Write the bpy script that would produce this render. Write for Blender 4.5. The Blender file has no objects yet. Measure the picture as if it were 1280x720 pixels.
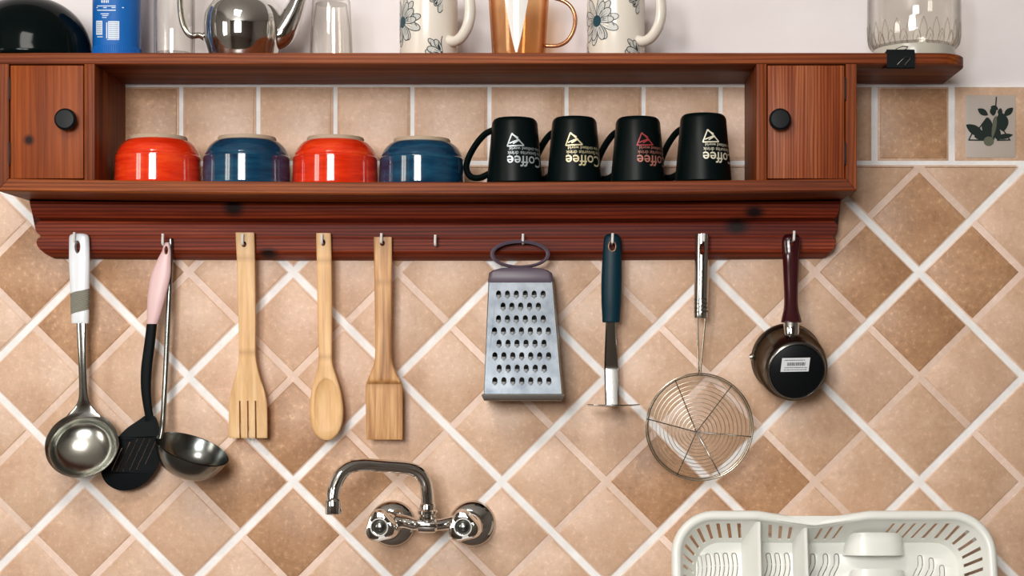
import bpy, bmesh, math, random
from mathutils import Vector, Matrix
from math import sin, cos, pi, radians as rad
random.seed(7)
C = bpy.context.scene.collection
SC = bpy.context.scene

# ------------------------------------------------------------------ camera
D = 2.30          # camera to tiled wall (m)
K = 900.0         # photograph pixels per metre on the tiled wall
ZC = 1.40         # eye height
VX, VY = 715.0, 463.0
cam = bpy.data.cameras.new('camera')
co = bpy.data.objects.new('camera', cam); C.objects.link(co)
co.location = (0, -D, ZC); co.rotation_euler = (pi / 2, 0, 0)
cam.sensor_width = 36.0
cam.lens = 36.0 * (D * K) / 1280.0
cam.shift_x = (640 - VX) / 1280.0
cam.shift_y = (VY - 360) / 1280.0
cam.clip_start = 0.05
SC.camera = co

# ------------------------------------------------------------------ light
world = bpy.data.worlds.new('sky'); SC.world = world
world.use_nodes = True
bg = world.node_tree.nodes['Background']
bg.inputs[0].default_value = (0.80, 0.90, 1.0, 1); bg.inputs[1].default_value = 1.6
def area(name, loc, aim, sx, sy, power, col):
    l = bpy.data.lights.new(name, 'AREA'); l.shape = 'RECTANGLE'; l.size = sx; l.size_y = sy
    l.energy = power; l.color = col
    o = bpy.data.objects.new(name, l); C.objects.link(o)
    o.location = loc; o.rotation_euler = (Vector(aim) - Vector(loc)).to_track_quat('-Z', 'Y').to_euler()
    return o
WIN = (-1.25, -0.05, 1.50, 2.52)     # window behind the camera: x0 x1 z0 z1
RY = -3.75                           # the wall it stands in
area('window_daylight', (-0.65, RY - 0.14, 2.01), (-0.65, 0, 1.75), 1.2, 1.02, 112, (1.0, 0.99, 0.97))
area('side_window_daylight', (-2.14, -2.0, 1.80), (0, -1.6, 1.6), 0.8, 0.9, 15, (1.0, 0.90, 0.76))
area('ceiling_lamp_light', (-0.55, -1.60, 2.50), (-0.5, -1.40, 0), 0.5, 0.5, 16, (1.0, 0.94, 0.87))
SC.view_settings.view_transform = 'Standard'; SC.view_settings.look = 'None'
SC.view_settings.gamma = 1.0; SC.view_settings.use_curve_mapping = False
SC.view_settings.exposure = 0.10
SC.cycles.sample_clamp_indirect = 4.0
SC.cycles.max_bounces = 12; SC.cycles.transmission_bounces = 10; SC.cycles.transparent_max_bounces = 32

# ------------------------------------------------------------------ helpers
def s(d): return (D - d) / (D * K)
def W(px, py, d): return Vector(((px - VX) * s(d), -d, ZC + (VY - py) * s(d)))

def origin(o):
    v = Vector((0, 0, 0))
    while o is not None: v += o.location; o = o.parent
    return v
class MB:
    def __init__(self): self.bm = bmesh.new()
    def quadgrid(self, rows, closed_u=False, cap0=False, cap1=False):
        R = [[self.bm.verts.new(p) for p in r] for r in rows]
        n = len(R[0])
        for i in range(len(R) - 1):
            for j in range(n if closed_u else n - 1):
                k = (j + 1) % n
                try: self.bm.faces.new((R[i][j], R[i][k], R[i + 1][k], R[i + 1][j]))
                except ValueError: pass
        if cap0: self.bm.faces.new(list(reversed(R[0])))
        if cap1: self.bm.faces.new(R[-1])
        return self
    def box(self, x0, x1, y0, y1, z0, z1, bevel=0.0, M=None, seg=2):
        b = bmesh.new()
        bmesh.ops.create_cube(b, size=1.0)
        for v in b.verts:
            v.co = Vector(((x0 + x1) / 2 + v.co.x * (x1 - x0), (y0 + y1) / 2 + v.co.y * (y1 - y0), (z0 + z1) / 2 + v.co.z * (z1 - z0)))
        if bevel: bmesh.ops.bevel(b, geom=list(b.edges), offset=bevel, segments=seg, profile=0.5, affect='EDGES')
        if M is not None: b.transform(M)
        self.merge(b); return self
    def merge(self, b):
        m = bpy.data.meshes.new('t'); b.to_mesh(m); b.free()
        self.bm.from_mesh(m); bpy.data.meshes.remove(m); return self
    def mesh(self, m): self.bm.from_mesh(m); bpy.data.meshes.remove(m); return self
    def tube(self, pts, r, seg=12, closed=False, flat=None):
        pts = [Vector(p) for p in pts]; n = len(pts)
        rr = r if isinstance(r, (list, tuple)) else [r] * n
        tang = []
        for i in range(n):
            a = pts[(i - 1) % n] if (closed or i > 0) else pts[i]
            b = pts[(i + 1) % n] if (closed or i < n - 1) else pts[i]
            tang.append((b - a).normalized())
        ref = Vector((0, 1, 0)) if abs(tang[0].y) < 0.9 else Vector((0, 0, 1))
        e1 = tang[0].cross(ref).normalized(); rows = []
        for i in range(n):
            e1 = (e1 - tang[i] * e1.dot(tang[i])).normalized(); e2 = tang[i].cross(e1)
            f = flat or 1.0
            rows.append([pts[i] + (e1 * cos(2 * pi * k / seg) + e2 * sin(2 * pi * k / seg) * f) * rr[i] for k in range(seg)])
        if closed: rows.append(rows[0])
        self.quadgrid(rows, True, not closed, not closed)
        if closed: bmesh.ops.remove_doubles(self.bm, verts=self.bm.verts, dist=1e-6)
        return self
    def lathe(self, prof, o, axis=(0, 0, 1), seg=48, ref=None, lobes=None):
        o = Vector(o); ax = Vector(axis).normalized()
        rf = Vector(ref) if ref else (Vector((1, 0, 0)) if abs(ax.x) < 0.9 else Vector((0, 0, 1)))
        e1 = (rf - ax * rf.dot(ax)).normalized(); e2 = ax.cross(e1); rows = []
        for (r, h) in prof:
            r = max(r, 1e-5)
            rows.append([o + ax * h + (e1 * cos(2 * pi * k / seg) + e2 * sin(2 * pi * k / seg)) * r * (lobes(2 * pi * k / seg, r) if lobes else 1) for k in range(seg)])
        self.quadgrid(rows, True)
        bmesh.ops.remove_doubles(self.bm, verts=self.bm.verts, dist=2e-5)
        return self
    def solidify(self, t):
        bmesh.ops.recalc_face_normals(self.bm, faces=self.bm.faces)
        bmesh.ops.solidify(self.bm, geom=list(self.bm.faces), thickness=t); return self
    def finish(self, recalc=True):
        if recalc: bmesh.ops.recalc_face_normals(self.bm, faces=self.bm.faces)
        m = bpy.data.meshes.new('m'); self.bm.to_mesh(m); self.bm.free(); return m
    def build(self, name, mat, parent=None, sharp=38, recalc=True, cut=None):
        m = self.finish(recalc); 
        if cut: m = boolean(m, cut)
        return link(name, m, mat, parent, sharp)
def link(name, m, mat, parent=None, sharp=38, local=False):
    if parent is not None and not local: m.transform(Matrix.Translation(-origin(parent)))
    m.name = name
    for p in m.polygons: p.use_smooth = True
    m.set_sharp_from_angle(angle=rad(sharp))
    if len(m.materials): m.materials.clear()
    for x in (mat if isinstance(mat, (list, tuple)) else [mat]): m.materials.append(x)
    o = bpy.data.objects.new(name, m); C.objects.link(o)
    if parent is not None: o.parent = parent
    return o
def boolean(m, cutters):
    a = bpy.data.objects.new('a', m); C.objects.link(a); cs = []
    for c in cutters:
        b = bpy.data.objects.new('b', c); C.objects.link(b); cs.append(b)
        md = a.modifiers.new('x', 'BOOLEAN'); md.operation = 'DIFFERENCE'; md.object = b; md.solver = 'EXACT'
    dg = bpy.context.evaluated_depsgraph_get(); dg.update()
    r = bpy.data.meshes.new_from_object(a.evaluated_get(dg))
    for x in cs + [a]:
        q = x.data; bpy.data.objects.remove(x); bpy.data.meshes.remove(q)
    return r
def thing(name, label, cat, loc, group=None):
    o = bpy.data.objects.new(name, None); C.objects.link(o)
    o.empty_display_size = 0.02; o.location = loc; o['label'] = label; o['category'] = cat
    if group: o['group'] = group
    return o
def structure(o): o['kind'] = 'structure'; return o
def crom(rows, n=6):
    out = []; L = len(rows)
    for i in range(L - 1):
        p0, p1, p2, p3 = rows[max(i - 1, 0)], rows[i], rows[i + 1], rows[min(i + 2, L - 1)]
        for k in range(n):
            t = k / n
            out.append(tuple(0.5 * ((2 * b) + (-a + c) * t + (2 * a - 5 * b + 4 * c - d) * t * t + (-a + 3 * b - 3 * c + d) * t ** 3) for a, b, c, d in zip(p0, p1, p2, p3)))
    out.append(tuple(rows[-1])); return out
def loft(mb, rows, e=2.0, seg=24, n=5):
    """rows: (py, centre px, half width px, half thickness m, distance from wall)"""
    R = []
    for (py, cx, hw, ht, d) in (crom(rows, n) if n > 1 else rows):
        c = W(cx, py, d); w = hw * s(d); ring = []
        for k in range(seg):
            a = 2 * pi * k / seg; ca, sa = cos(a), sin(a)
            ring.append(c + Vector((w * math.copysign(abs(ca) ** (2 / e), ca), -ht * math.copysign(abs(sa) ** (2 / e), sa), 0)))
        R.append(ring)
    mb.quadgrid(R, True, True, True); return mb
def cyl_cutter(px, py, d, rx, rz, depth=0.06):
    m = MB(); c = W(px, py, d); sc = s(d)
    rows = [[c + Vector((rx * sc * cos(2 * pi * k / 16), y, rz * sc * sin(2 * pi * k / 16))) for k in range(16)] for y in (-depth, depth)]
    return m.quadgrid(rows, True, True, True).finish()
def box_cutter(x0, x1, y0, y1, d):
    a, b = W(x0, y1, d), W(x1, y0, d)
    return MB().box(a.x, b.x, -d - 0.05, -d + 0.05, a.z, b.z).finish()
def cutout(outer, holes, half, bevel, dfun, res=2):
    """a plate with holes, outline in photograph pixels, mapped to its own distance"""
    cu = bpy.data.curves.new('c', 'CURVE'); cu.dimensions = '2D'; cu.fill_mode = 'BOTH'
    for pts in [outer] + list(holes):
        sp = cu.splines.new('POLY'); sp.points.add(len(pts) - 1); sp.use_cyclic_u = True
        for q, (x, y) in zip(sp.points, pts): q.co = (x * .001, -y * .001, 0, 1)
    cu.extrude = max(half - bevel, 0); cu.bevel_depth = bevel; cu.bevel_resolution = res; cu.offset = -bevel
    o = bpy.data.objects.new('c', cu); C.objects.link(o)
    dg = bpy.context.evaluated_depsgraph_get(); dg.update()
    m = bpy.data.meshes.new_from_object(o.evaluated_get(dg))
    bpy.data.objects.remove(o); bpy.data.curves.remove(cu)
    for v in m.vertices:
        px, py = v.co.x * 1000, -v.co.y * 1000
        v.co = W(px, py, dfun(px, py) + v.co.z)
    b = bmesh.new(); b.from_mesh(m); bmesh.ops.remove_doubles(b, verts=b.verts, dist=1e-6)
    bmesh.ops.recalc_face_normals(b, faces=b.faces); b.to_mesh(m); b.free()
    return m
def capsule(x0, y0, x1, y1, r, n=6):
    a = math.atan2(y1 - y0, x1 - x0); p = []
    for k in range(n + 1): t = a - pi / 2 + pi * k / n; p.append((x1 + r * cos(t), y1 + r * sin(t)))
    for k in range(n + 1): t = a + pi / 2 + pi * k / n; p.append((x0 + r * cos(t), y0 + r * sin(t)))
    return p
def clip(poly, nx, ny, c):
    """keep the part of a polygon where nx*x + ny*y <= c"""
    out = []
    for i in range(len(poly)):
        a, b = poly[i], poly[(i + 1) % len(poly)]
        fa, fb = nx * a[0] + ny * a[1] - c, nx * b[0] + ny * b[1] - c
        if fa <= 0: out.append(a)
        if (fa < 0 < fb) or (fb < 0 < fa):
            t = fa / (fa - fb); out.append((a[0] + (b[0] - a[0]) * t, a[1] + (b[1] - a[1]) * t))
    return out
def text_mesh(body, size, bold=0.0):
    cu = bpy.data.curves.new('t', 'FONT'); cu.body = body; cu.size = size; cu.offset = bold; cu.resolution_u = 3
    o = bpy.data.objects.new('t', cu); C.objects.link(o)
    dg = bpy.context.evaluated_depsgraph_get(); dg.update()
    m = bpy.data.meshes.new_from_object(o.evaluated_get(dg))
    bpy.data.objects.remove(o); bpy.data.curves.remove(cu); return m

# ------------------------------------------------------------------ materials
def newmat(name):
    m = bpy.data.materials.new(name); m.use_nodes = True
    return m, m.node_tree, m.node_tree.nodes['Principled BSDF']
def pm(name, col, rough=0.5, metal=0.0, **kw):
    m, t, p = newmat(name)
    p.inputs['Base Color'].default_value = (*col, 1); p.inputs['Roughness'].default_value = rough
    p.inputs['Metallic'].default_value = metal
    for k, v in kw.items(): p.inputs[k.replace('_', ' ')].default_value = v
    return m
def N(t, typ, **kw):
    n = t.nodes.new(typ)
    for k, v in kw.items(): setattr(n, k, v)
    return n
def noise(t, vec, scale, detail=4, rough=0.6, dist=0.0):
    n = N(t, 'ShaderNodeTexNoise'); t.links.new(vec, n.inputs['Vector'])
    n.inputs['Scale'].default_value = scale; n.inputs['Detail'].default_value = detail
    n.inputs['Roughness'].default_value = rough; n.inputs['Distortion'].default_value = dist
    return n.outputs['Fac']
def ramp(t, fac, stops):
    r = N(t, 'ShaderNodeValToRGB'); t.links.new(fac, r.inputs['Fac'])
    e = r.color_ramp.elements
    while len(e) < len(stops): e.new(0.5)
    for q, (pos, c) in zip(e, stops): q.position = pos; q.color = (*c, 1) if len(c) == 3 else c
    return r.outputs['Color']
def mix(t, a, b, fac, mode='MIX'):
    n = N(t, 'ShaderNodeMix', data_type='RGBA', blend_type=mode)
    for i, v in ((6, a), (7, b), (0, fac)):
        if hasattr(v, 'links'): t.links.new(v, n.inputs[i])
        else: n.inputs[i].default_value = v if i == 0 else (*v, 1)
    return n.outputs[2]
def bump(t, p, h, strength, dist=0.002):
    b = N(t, 'ShaderNodeBump'); b.inputs['Strength'].default_value = strength; b.inputs['Distance'].default_value = dist
    t.links.new(h, b.inputs['Height']); t.links.new(b.outputs['Normal'], p.inputs['Normal'])
def pos(t, scale=(1, 1, 1), rot=(0, 0, 0), obj=False):
    if obj: v = N(t, 'ShaderNodeTexCoord').outputs['Object']
    else: v = N(t, 'ShaderNodeNewGeometry').outputs['Position']
    m = N(t, 'ShaderNodeMapping'); t.links.new(v, m.inputs['Vector'])
    m.inputs['Scale'].default_value = scale; m.inputs['Rotation'].default_value = rot
    return m.outputs['Vector']
def tile_mat(name, dark, mid, light, rough, speck):
    m, t, p = newmat(name); v = pos(t)
    f = noise(t, v, 16, 5, 0.62, 0.3)
    c = ramp(t, f, [(0.30, dark), (0.52, mid), (0.72, light)])
    g = noise(t, v, 130, 4, 0.75)
    c = mix(t, c, ramp(t, g, [(0.30, (0.76, 0.72, 0.67)), (0.46, (1, 1, 1)), (0.55, (1.03, 1.03, 1.03)), (0.66, (1.40, 1.50, 1.62))]), speck, 'MULTIPLY')
    oi = N(t, 'ShaderNodeObjectInfo')
    c = mix(t, c, ramp(t, oi.outputs['Random'], [(0, (0.94, 0.92, 0.89)), (1, (1.04, 1.04, 1.05))]), 1.0, 'MULTIPLY')
    t.links.new(c, p.inputs['Base Color']); p.inputs['Roughness'].default_value = rough
    bump(t, p, noise(t, v, 120, 4, 0.7), 0.35, 0.0012); return m
M = {}
M['tile_light'] = tile_mat('tile_light', (0.53, 0.325, 0.205), (0.615, 0.400, 0.268), (0.69, 0.48, 0.345), 0.42, 0.5)
M['tile_dark'] = tile_mat('tile_dark', (0.34, 0.175, 0.085), (0.455, 0.250, 0.130), (0.54, 0.32, 0.18), 0.45, 1.0)
M['tile_joint'] = tile_mat('tile_joint', (0.70, 0.51, 0.405), (0.755, 0.57, 0.465), (0.80, 0.63, 0.53), 0.55, 0.25)
def grout():
    m, t, p = newmat('white_grout'); v = pos(t)
    t.links.new(ramp(t, noise(t, v, 30), [(0.3, (0.80, 0.775, 0.75)), (0.7, (0.92, 0.91, 0.90))]), p.inputs['Base Color'])
    p.inputs['Roughness'].default_value = 0.85; bump(t, p, noise(t, v, 140), 0.5, 0.002); return m
M['grout'] = grout()
def plaster(name, a, b):
    m, t, p = newmat(name); v = pos(t)
    t.links.new(ramp(t, noise(t, v, 6), [(0.3, a), (0.7, b)]), p.inputs['Base Color'])
    p.inputs['Roughness'].default_value = 0.8; bump(t, p, noise(t, v, 60), 0.15, 0.002); return m
M['plaster'] = plaster('white_plaster', (0.77, 0.705, 0.70), (0.82, 0.765, 0.76))
M['ceiling'] = plaster('ceiling_paint', (0.42, 0.40, 0.37), (0.46, 0.44, 0.41))
M['room'] = plaster('room_paint', (0.15, 0.13, 0.11), (0.19, 0.17, 0.15))
M['floor'] = pm('floor_tiles', (0.12, 0.075, 0.05), 0.5)
KN = []
def wood(name, axis, dark, mid, light, rough=0.5, knots=(), ring=55, wc=0.75, wd=7):
    m, t, p = newmat(name)
    st = [1.0, 1.0, 1.0]; st[axis] = 0.06
    v = pos(t, tuple(st))
    f = noise(t, v, 26, 4, 0.55, 0.6)
    w = N(t, 'ShaderNodeTexWave', wave_type='BANDS', bands_direction='Z' if axis == 0 else 'X')
    t.links.new(v, w.inputs['Vector']); w.inputs['Scale'].default_value = ring
    w.inputs['Distortion'].default_value = wd; w.inputs['Detail'].default_value = 2; w.inputs['Detail Scale'].default_value = 0.7
    c = ramp(t, f, [(0.28, dark), (0.5, mid), (0.72, light)])
    c = mix(t, c, ramp(t, w.outputs['Fac'], [(0.15, (0.60, 0.52, 0.46)), (0.6, (1.08, 1.08, 1.08))]), wc, 'MULTIPLY')
    st2 = [1.0, 1.0, 1.0]; st2[axis] = 0.02
    fine = noise(t, pos(t, tuple(st2)), 420, 2, 0.6)
    c = mix(t, c, ramp(t, fine, [(0.33, (0.62, 0.56, 0.5)), (0.6, (1.12, 1.12, 1.12))]), 0.7, 'MULTIPLY')
    for (kp, kr, el) in knots:
        g = N(t, 'ShaderNodeNewGeometry'); sub = N(t, 'ShaderNodeVectorMath', operation='SUBTRACT')
        t.links.new(g.outputs['Position'], sub.inputs[0]); sub.inputs[1].default_value = kp
        mu = N(t, 'ShaderNodeVectorMath', operation='MULTIPLY'); t.links.new(sub.outputs[0], mu.inputs[0]); mu.inputs[1].default_value = (1 / el, 0.15, 1)
        le = N(t, 'ShaderNodeVectorMath', operation='LENGTH'); t.links.new(mu.outputs[0], le.inputs[0])
        mr = N(t, 'ShaderNodeMapRange'); t.links.new(le.outputs['Value'], mr.inputs['Value'])
        mr.inputs['From Min'].default_value = kr * 0.35; mr.inputs['From Max'].default_value = kr
        mr.inputs['To Min'].default_value = 0.97; mr.inputs['To Max'].default_value = 0.0
        c = mix(t, c, (0.010, 0.004, 0.004), mr.outputs['Result'])
    t.links.new(c, p.inputs['Base Color']); p.inputs['Roughness'].default_value = rough
    p.inputs['Specular IOR Level'].default_value = 0.16
    bump(t, p, fine, 0.25, 0.0008); return m
RD, RM, RL = (0.105, 0.020, 0.005), (0.215, 0.048, 0.0095), (0.31, 0.082, 0.017)
M['wood_x'] = wood('red_stained_pine_boards', 0, (0.09, 0.016, 0.0045), (0.185, 0.039, 0.0085), (0.30, 0.078, 0.016))
M['wood_z'] = wood('red_stained_pine_uprights', 2, RD, RM, RL)
M['wood_door_l'] = wood('red_stained_pine_left_door', 2, (0.17, 0.033, 0.006), (0.265, 0.058, 0.010), (0.34, 0.082, 0.016), knots=[(W(36, 175, .149), 0.009, 1.0)], ring=30, wc=0.3)
M['wood_door_r'] = wood('red_stained_pine_right_door', 2, (0.13, 0.024, 0.007), (0.25, 0.058, 0.018), (0.42, 0.145, 0.06), rough=0.45, ring=75)
M['wood_rail'] = wood('red_stained_pine_rail', 0, (0.11, 0.013, 0.005), (0.20, 0.028, 0.009), (0.30, 0.052, 0.015), ring=62, wc=1.0, wd=3.5,
    knots=[(W(292, 259, .048), 0.017, 1.1), (W(335, 317, .029), 0.011, 1.6), (W(943, 265, .048), 0.012, 1.5), (W(921, 283, .029), 0.015, 1.5)])
def bamboo(name, a, b, c3, rough=0.5, nodes=()):
    m, t, p = newmat(name)
    v = pos(t, (1, 1, 0.05)); f = noise(t, v, 150, 4, 0.6, 0.4); g = noise(t, pos(t, (1, 1, 0.35)), 28, 3)
    c = ramp(t, f, [(0.3, a), (0.5, b), (0.7, c3)])
    c = mix(t, c, ramp(t, g, [(0.3, (0.82, 0.76, 0.68)), (0.6, (1.05, 1.05, 1.05))]), 0.8, 'MULTIPLY')
    sz = N(t, 'ShaderNodeSeparateXYZ'); t.links.new(N(t, 'ShaderNodeTexCoord').outputs['Object'], sz.inputs[0])
    for (z_, w_) in nodes:        # darker growth rings of the bamboo
        a_ = N(t, 'ShaderNodeMath', operation='SUBTRACT'); t.links.new(sz.outputs['Z'], a_.inputs[0]); a_.inputs[1].default_value = z_
        b_ = N(t, 'ShaderNodeMath', operation='ABSOLUTE'); t.links.new(a_.outputs[0], b_.inputs[0])
        mr = N(t, 'ShaderNodeMapRange'); t.links.new(b_.outputs[0], mr.inputs['Value']); mr.inputs['From Max'].default_value = w_; mr.inputs['To Min'].default_value = 0.42; mr.inputs['To Max'].default_value = 0.0
        c = mix(t, c, (0.34, 0.155, 0.05), mr.outputs['Result'])
    t.links.new(c, p.inputs['Base Color']); p.inputs['Roughness'].default_value = rough; bump(t, p, f, 0.12, 0.0006); return m
M['bamboo_fork'] = bamboo('pale_bamboo', (0.60, 0.335, 0.135), (0.72, 0.445, 0.205), (0.80, 0.54, 0.285), nodes=[(-0.0251, .007), (-0.1537, .007)])
M['bamboo_spoon'] = bamboo('honey_bamboo', (0.64, 0.355, 0.14), (0.75, 0.455, 0.205), (0.82, 0.53, 0.27), nodes=[(-0.0283, .007), (-0.1602, .007)])
M['bamboo_spatula'] = bamboo('streaked_bamboo', (0.31, 0.13, 0.04), (0.53, 0.265, 0.095), (0.74, 0.45, 0.20), nodes=[(-0.0534, .007), (-0.1940, .007)])
def glaze(name, a, b, c3):
    m, t, p = newmat(name); v = pos(t, (0.15, 0.15, 1))
    f = noise(t, v, 120, 4, 0.65, 0.2)
    t.links.new(ramp(t, f, [(0.3, a), (0.5, b), (0.75, c3)]), p.inputs['Base Color'])
    p.inputs['Roughness'].default_value = 0.09; p.inputs['Coat Weight'].default_value = 0.5; p.inputs['Coat Roughness'].default_value = 0.03
    bump(t, p, f, 0.05, 0.001); return m
M['red_glaze'] = glaze('orange_red_glaze', (0.52, 0.016, 0.003), (0.68, 0.030, 0.006), (0.78, 0.075, 0.014))
M['blue_glaze'] = glaze('petrol_blue_glaze', (0.003, 0.022, 0.055), (0.005, 0.042, 0.090), (0.014, 0.085, 0.140))
M['clay'] = pm('unglazed_clay', (0.40, 0.30, 0.21), 0.7)
M['chrome'] = pm('chrome', (0.70, 0.69, 0.66), 0.05, 1.0)
M['steel'] = pm('polished_steel', (0.55, 0.54, 0.50), 0.13, 1.0)
M['bowl_steel'] = pm('satin_steel', (0.42, 0.42, 0.38), 0.2, 1.0)
M['dark_steel'] = pm('dull_dark_steel', (0.20, 0.21, 0.20), 0.22, 1.0)
def brushed():
    m, t, p = newmat('grater_sheet_steel'); v = pos(t)
    f = noise(t, v, 38, 4, 0.6)
    t.links.new(ramp(t, f, [(0.3, (0.085, 0.098, 0.115)), (0.7, (0.17, 0.187, 0.205))]), p.inputs['Base Color'])
    p.inputs['Metallic'].default_value = 0.95; p.inputs['Roughness'].default_value = 0.34; return m
M['sheet'] = brushed()
M['wire'] = pm('tinned_wire', (0.42, 0.38, 0.31), 0.25, 1.0)
M['pale_wire'] = pm('pale_tinned_wire', (0.66, 0.60, 0.49), 0.3, 1.0)
M['hook'] = pm('white_coated_hook', (0.85, 0.84, 0.80), 0.3)
M['black_matt'] = pm('black_stoneware', (0.0010, 0.0040, 0.0040), 0.36, Specular_IOR_Level=0.14)
M['black_knob'] = pm('black_knob', (0.003, 0.004, 0.005), 0.45, Specular_IOR_Level=0.2)
M['black_gloss'] = pm('black_glaze', (0.0015, 0.004, 0.004), 0.10, Specular_IOR_Level=0.10)
M['black_nylon'] = pm('black_nylon', (0.003, 0.0045, 0.0055), 0.55, Specular_IOR_Level=0.13)
M['hinge'] = pm('dark_hinge', (0.012, 0.008, 0.008), 0.5, 0.6)
M['white_plastic'] = pm('white_plastic', (0.76, 0.79, 0.82), 0.28)
def ribbed(name, col, sc):
    m, t, p = newmat(name); p.inputs['Base Color'].default_value = (*col, 1); p.inputs['Roughness'].default_value = 0.6
    w = N(t, 'ShaderNodeTexWave', wave_type='BANDS', bands_direction='Z'); t.links.new(pos(t, (1, 1, 1), (0, 0.35, 0)), w.inputs['Vector']); w.inputs['Scale'].default_value = sc
    bump(t, p, w.outputs['Fac'], 0.8, 0.001); return m
M['grey_grip'] = ribbed('grey_green_ribbed_grip', (0.245, 0.235, 0.185), 130)
M['pink'] = pm('pale_pink_plastic', (0.72, 0.485, 0.48), 0.38)
M['plum'] = pm('plum_plastic', (0.105, 0.078, 0.105), 0.42)
M['teal'] = pm('dark_teal_handle', (0.001, 0.022, 0.036), 0.42, Specular_IOR_Level=0.2)
M['copper'] = pm('copper_grommet', (0.55, 0.30, 0.20), 0.35, 0.7)
M['maroon'] = pm('maroon_bakelite', (0.038, 0.004, 0.006), 0.16)
M['sticker'] = pm('white_sticker', (0.72, 0.74, 0.76), 0.5)
M['ink'] = pm('black_ink', (0.02, 0.02, 0.022), 0.6)
M['rack'] = pm('white_rack_plastic', (0.83, 0.835, 0.78), 0.30, Subsurface_Weight=0.0)
M['blue_can'] = pm('blue_printed_card', (0.006, 0.125, 0.45), 0.4)
M['print_white'] = pm('white_print', (0.62, 0.70, 0.80), 0.5)
def thin_glass(name, face, edge, refl=(0.95, 0.95, 0.95), rough=0.02, blend=0.35, gain=1.0):
    m = bpy.data.materials.new(name); m.use_nodes = True; t = m.node_tree
    t.nodes.remove(t.nodes['Principled BSDF']); out = t.nodes['Material Output']
    lw = N(t, 'ShaderNodeLayerWeight'); lw.inputs['Blend'].default_value = blend
    tr = N(t, 'ShaderNodeBsdfTransparent'); gl = N(t, 'ShaderNodeBsdfGlossy'); gl.inputs['Roughness'].default_value = rough
    gl.inputs['Color'].default_value = (*refl, 1)
    t.links.new(ramp(t, lw.outputs['Facing'], [(0.35, face), (0.95, edge)]), tr.inputs['Color'])
    lw2 = N(t, 'ShaderNodeLayerWeight'); lw2.inputs['Blend'].default_value = 0.5
    po = N(t, 'ShaderNodeMath', operation='POWER'); po.inputs[1].default_value = 4.0; t.links.new(lw2.outputs['Facing'], po.inputs[0])
    mu = N(t, 'ShaderNodeMath', operation='MULTIPLY_ADD'); mu.inputs[1].default_value = 0.45 * gain; mu.inputs[2].default_value = 0.045 * gain; t.links.new(po.outputs[0], mu.inputs[0])
    mx = N(t, 'ShaderNodeMixShader'); t.links.new(mu.outputs[0], mx.inputs[0]); t.links.new(tr.outputs[0], mx.inputs[1]); t.links.new(gl.outputs[0], mx.inputs[2])
    t.links.new(mx.outputs[0], out.inputs['Surface']); return m
M['glass'] = thin_glass('clear_glass', (0.985, 0.98, 0.965), (0.42, 0.40, 0.36))
M['leaf_glass'] = thin_glass('embossed_glass', (0.92, 0.91, 0.88), (0.30, 0.28, 0.25))
M['amber'] = thin_glass('amber_lustre_glass', (0.97, 0.85, 0.71), (0.62, 0.30, 0.13), (0.95, 0.70, 0.45), 0.06, 0.5, 1.3)
M['cream'] = pm('cream_ceramic', (0.75, 0.69, 0.60), 0.22)
M['petal'] = pm('grey_petal_print', (0.56, 0.555, 0.52), 0.3)
M['petal_line'] = pm('dark_petal_outline', (0.018, 0.026, 0.03), 0.35)
M['flower_eye'] = pm('teal_flower_eye', (0.008, 0.055, 0.075), 0.35)
M['leaf'] = pm('dark_olive_leaf_print', (0.006, 0.016, 0.012), 0.35)
M['olive'] = pm('pale_olive_print', (0.12, 0.125, 0.085), 0.35)
M['grey_panel'] = pm('grey_tile_print', (0.47, 0.40, 0.345), 0.45)
M['silver_foil'] = pm('silver_foil', (0.42, 0.47, 0.48), 0.35, 0.3)
M['gold_foil'] = pm('gold_foil', (0.66, 0.58, 0.36), 0.35, 0.3)
M['red_foil'] = pm('red_foil', (0.32, 0.035, 0.04), 0.4, 0.2)
M['rose_foil'] = pm('rose_foil', (0.42, 0.16, 0.12), 0.4, 0.2)
M['white_foil'] = pm('pale_gold_foil', (0.78, 0.73, 0.58), 0.35, 0.2)
M['counter'] = pm('dark_worktop', (0.13, 0.11, 0.10), 0.4)
M['cab'] = pm('counter_front', (0.30, 0.10, 0.04), 0.45)
M['frame_white'] = pm('white_window_frame', (0.72, 0.72, 0.70), 0.4)

# ------------------------------------------------------------------ setting
XL, XR, ZT = -2.0, 2.2, 2.62
wall = structure(MB().box(XL - .1, XR + .1, 0.008, 0.12, 0, ZT).build('wall_back', M['plaster']))
def slabwall(name, boxes, mat):
    b = MB()
    for q in boxes: b.box(*q)
    return structure(b.build(name, mat))
slabwall('wall_left', [(XL - .1, XL, RY, -2.45, 0, ZT), (XL - .1, XL, -1.55, 0.008, 0, ZT), (XL - .1, XL, -2.45, -1.55, 2.3, ZT), (XL - .1, XL, -2.45, -1.55, 0, 1.3)], M['room'])
slabwall('wall_right', [(XR, XR + .1, RY, 0.008, 0, ZT)], M['room'])
slabwall('wall_front', [(XL - .1, WIN[0], RY - .1, RY, 0, ZT), (WIN[1], XR + .1, RY - .1, RY, 0, ZT), (WIN[0], WIN[1], RY - .1, RY, 0, WIN[2]), (WIN[0], WIN[1], RY - .1, RY, WIN[3], ZT)], M['room'])
slabwall('floor', [(XL - .1, XR + .1, RY - .1, 0.12, -0.1, 0)], M['floor'])
slabwall('ceiling', [(XL - .1, XR + .1, RY - .1, 0.12, ZT, ZT + .1)], M['ceiling'])
win = MB()
x0, x1, z0, z1 = WIN
for q in ((x0, x0 + .05, z0, z1), (x1 - .05, x1, z0, z1), (x0, x1, z0, z0 + .05), (x0, x1, z1 - .05, z1), ((x0 + x1) / 2 - .045, (x0 + x1) / 2 + .045, z0, z1)):
    win.box(q[0], q[1], RY - .07, RY - .01, q[2], q[3], 0.004)
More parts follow.
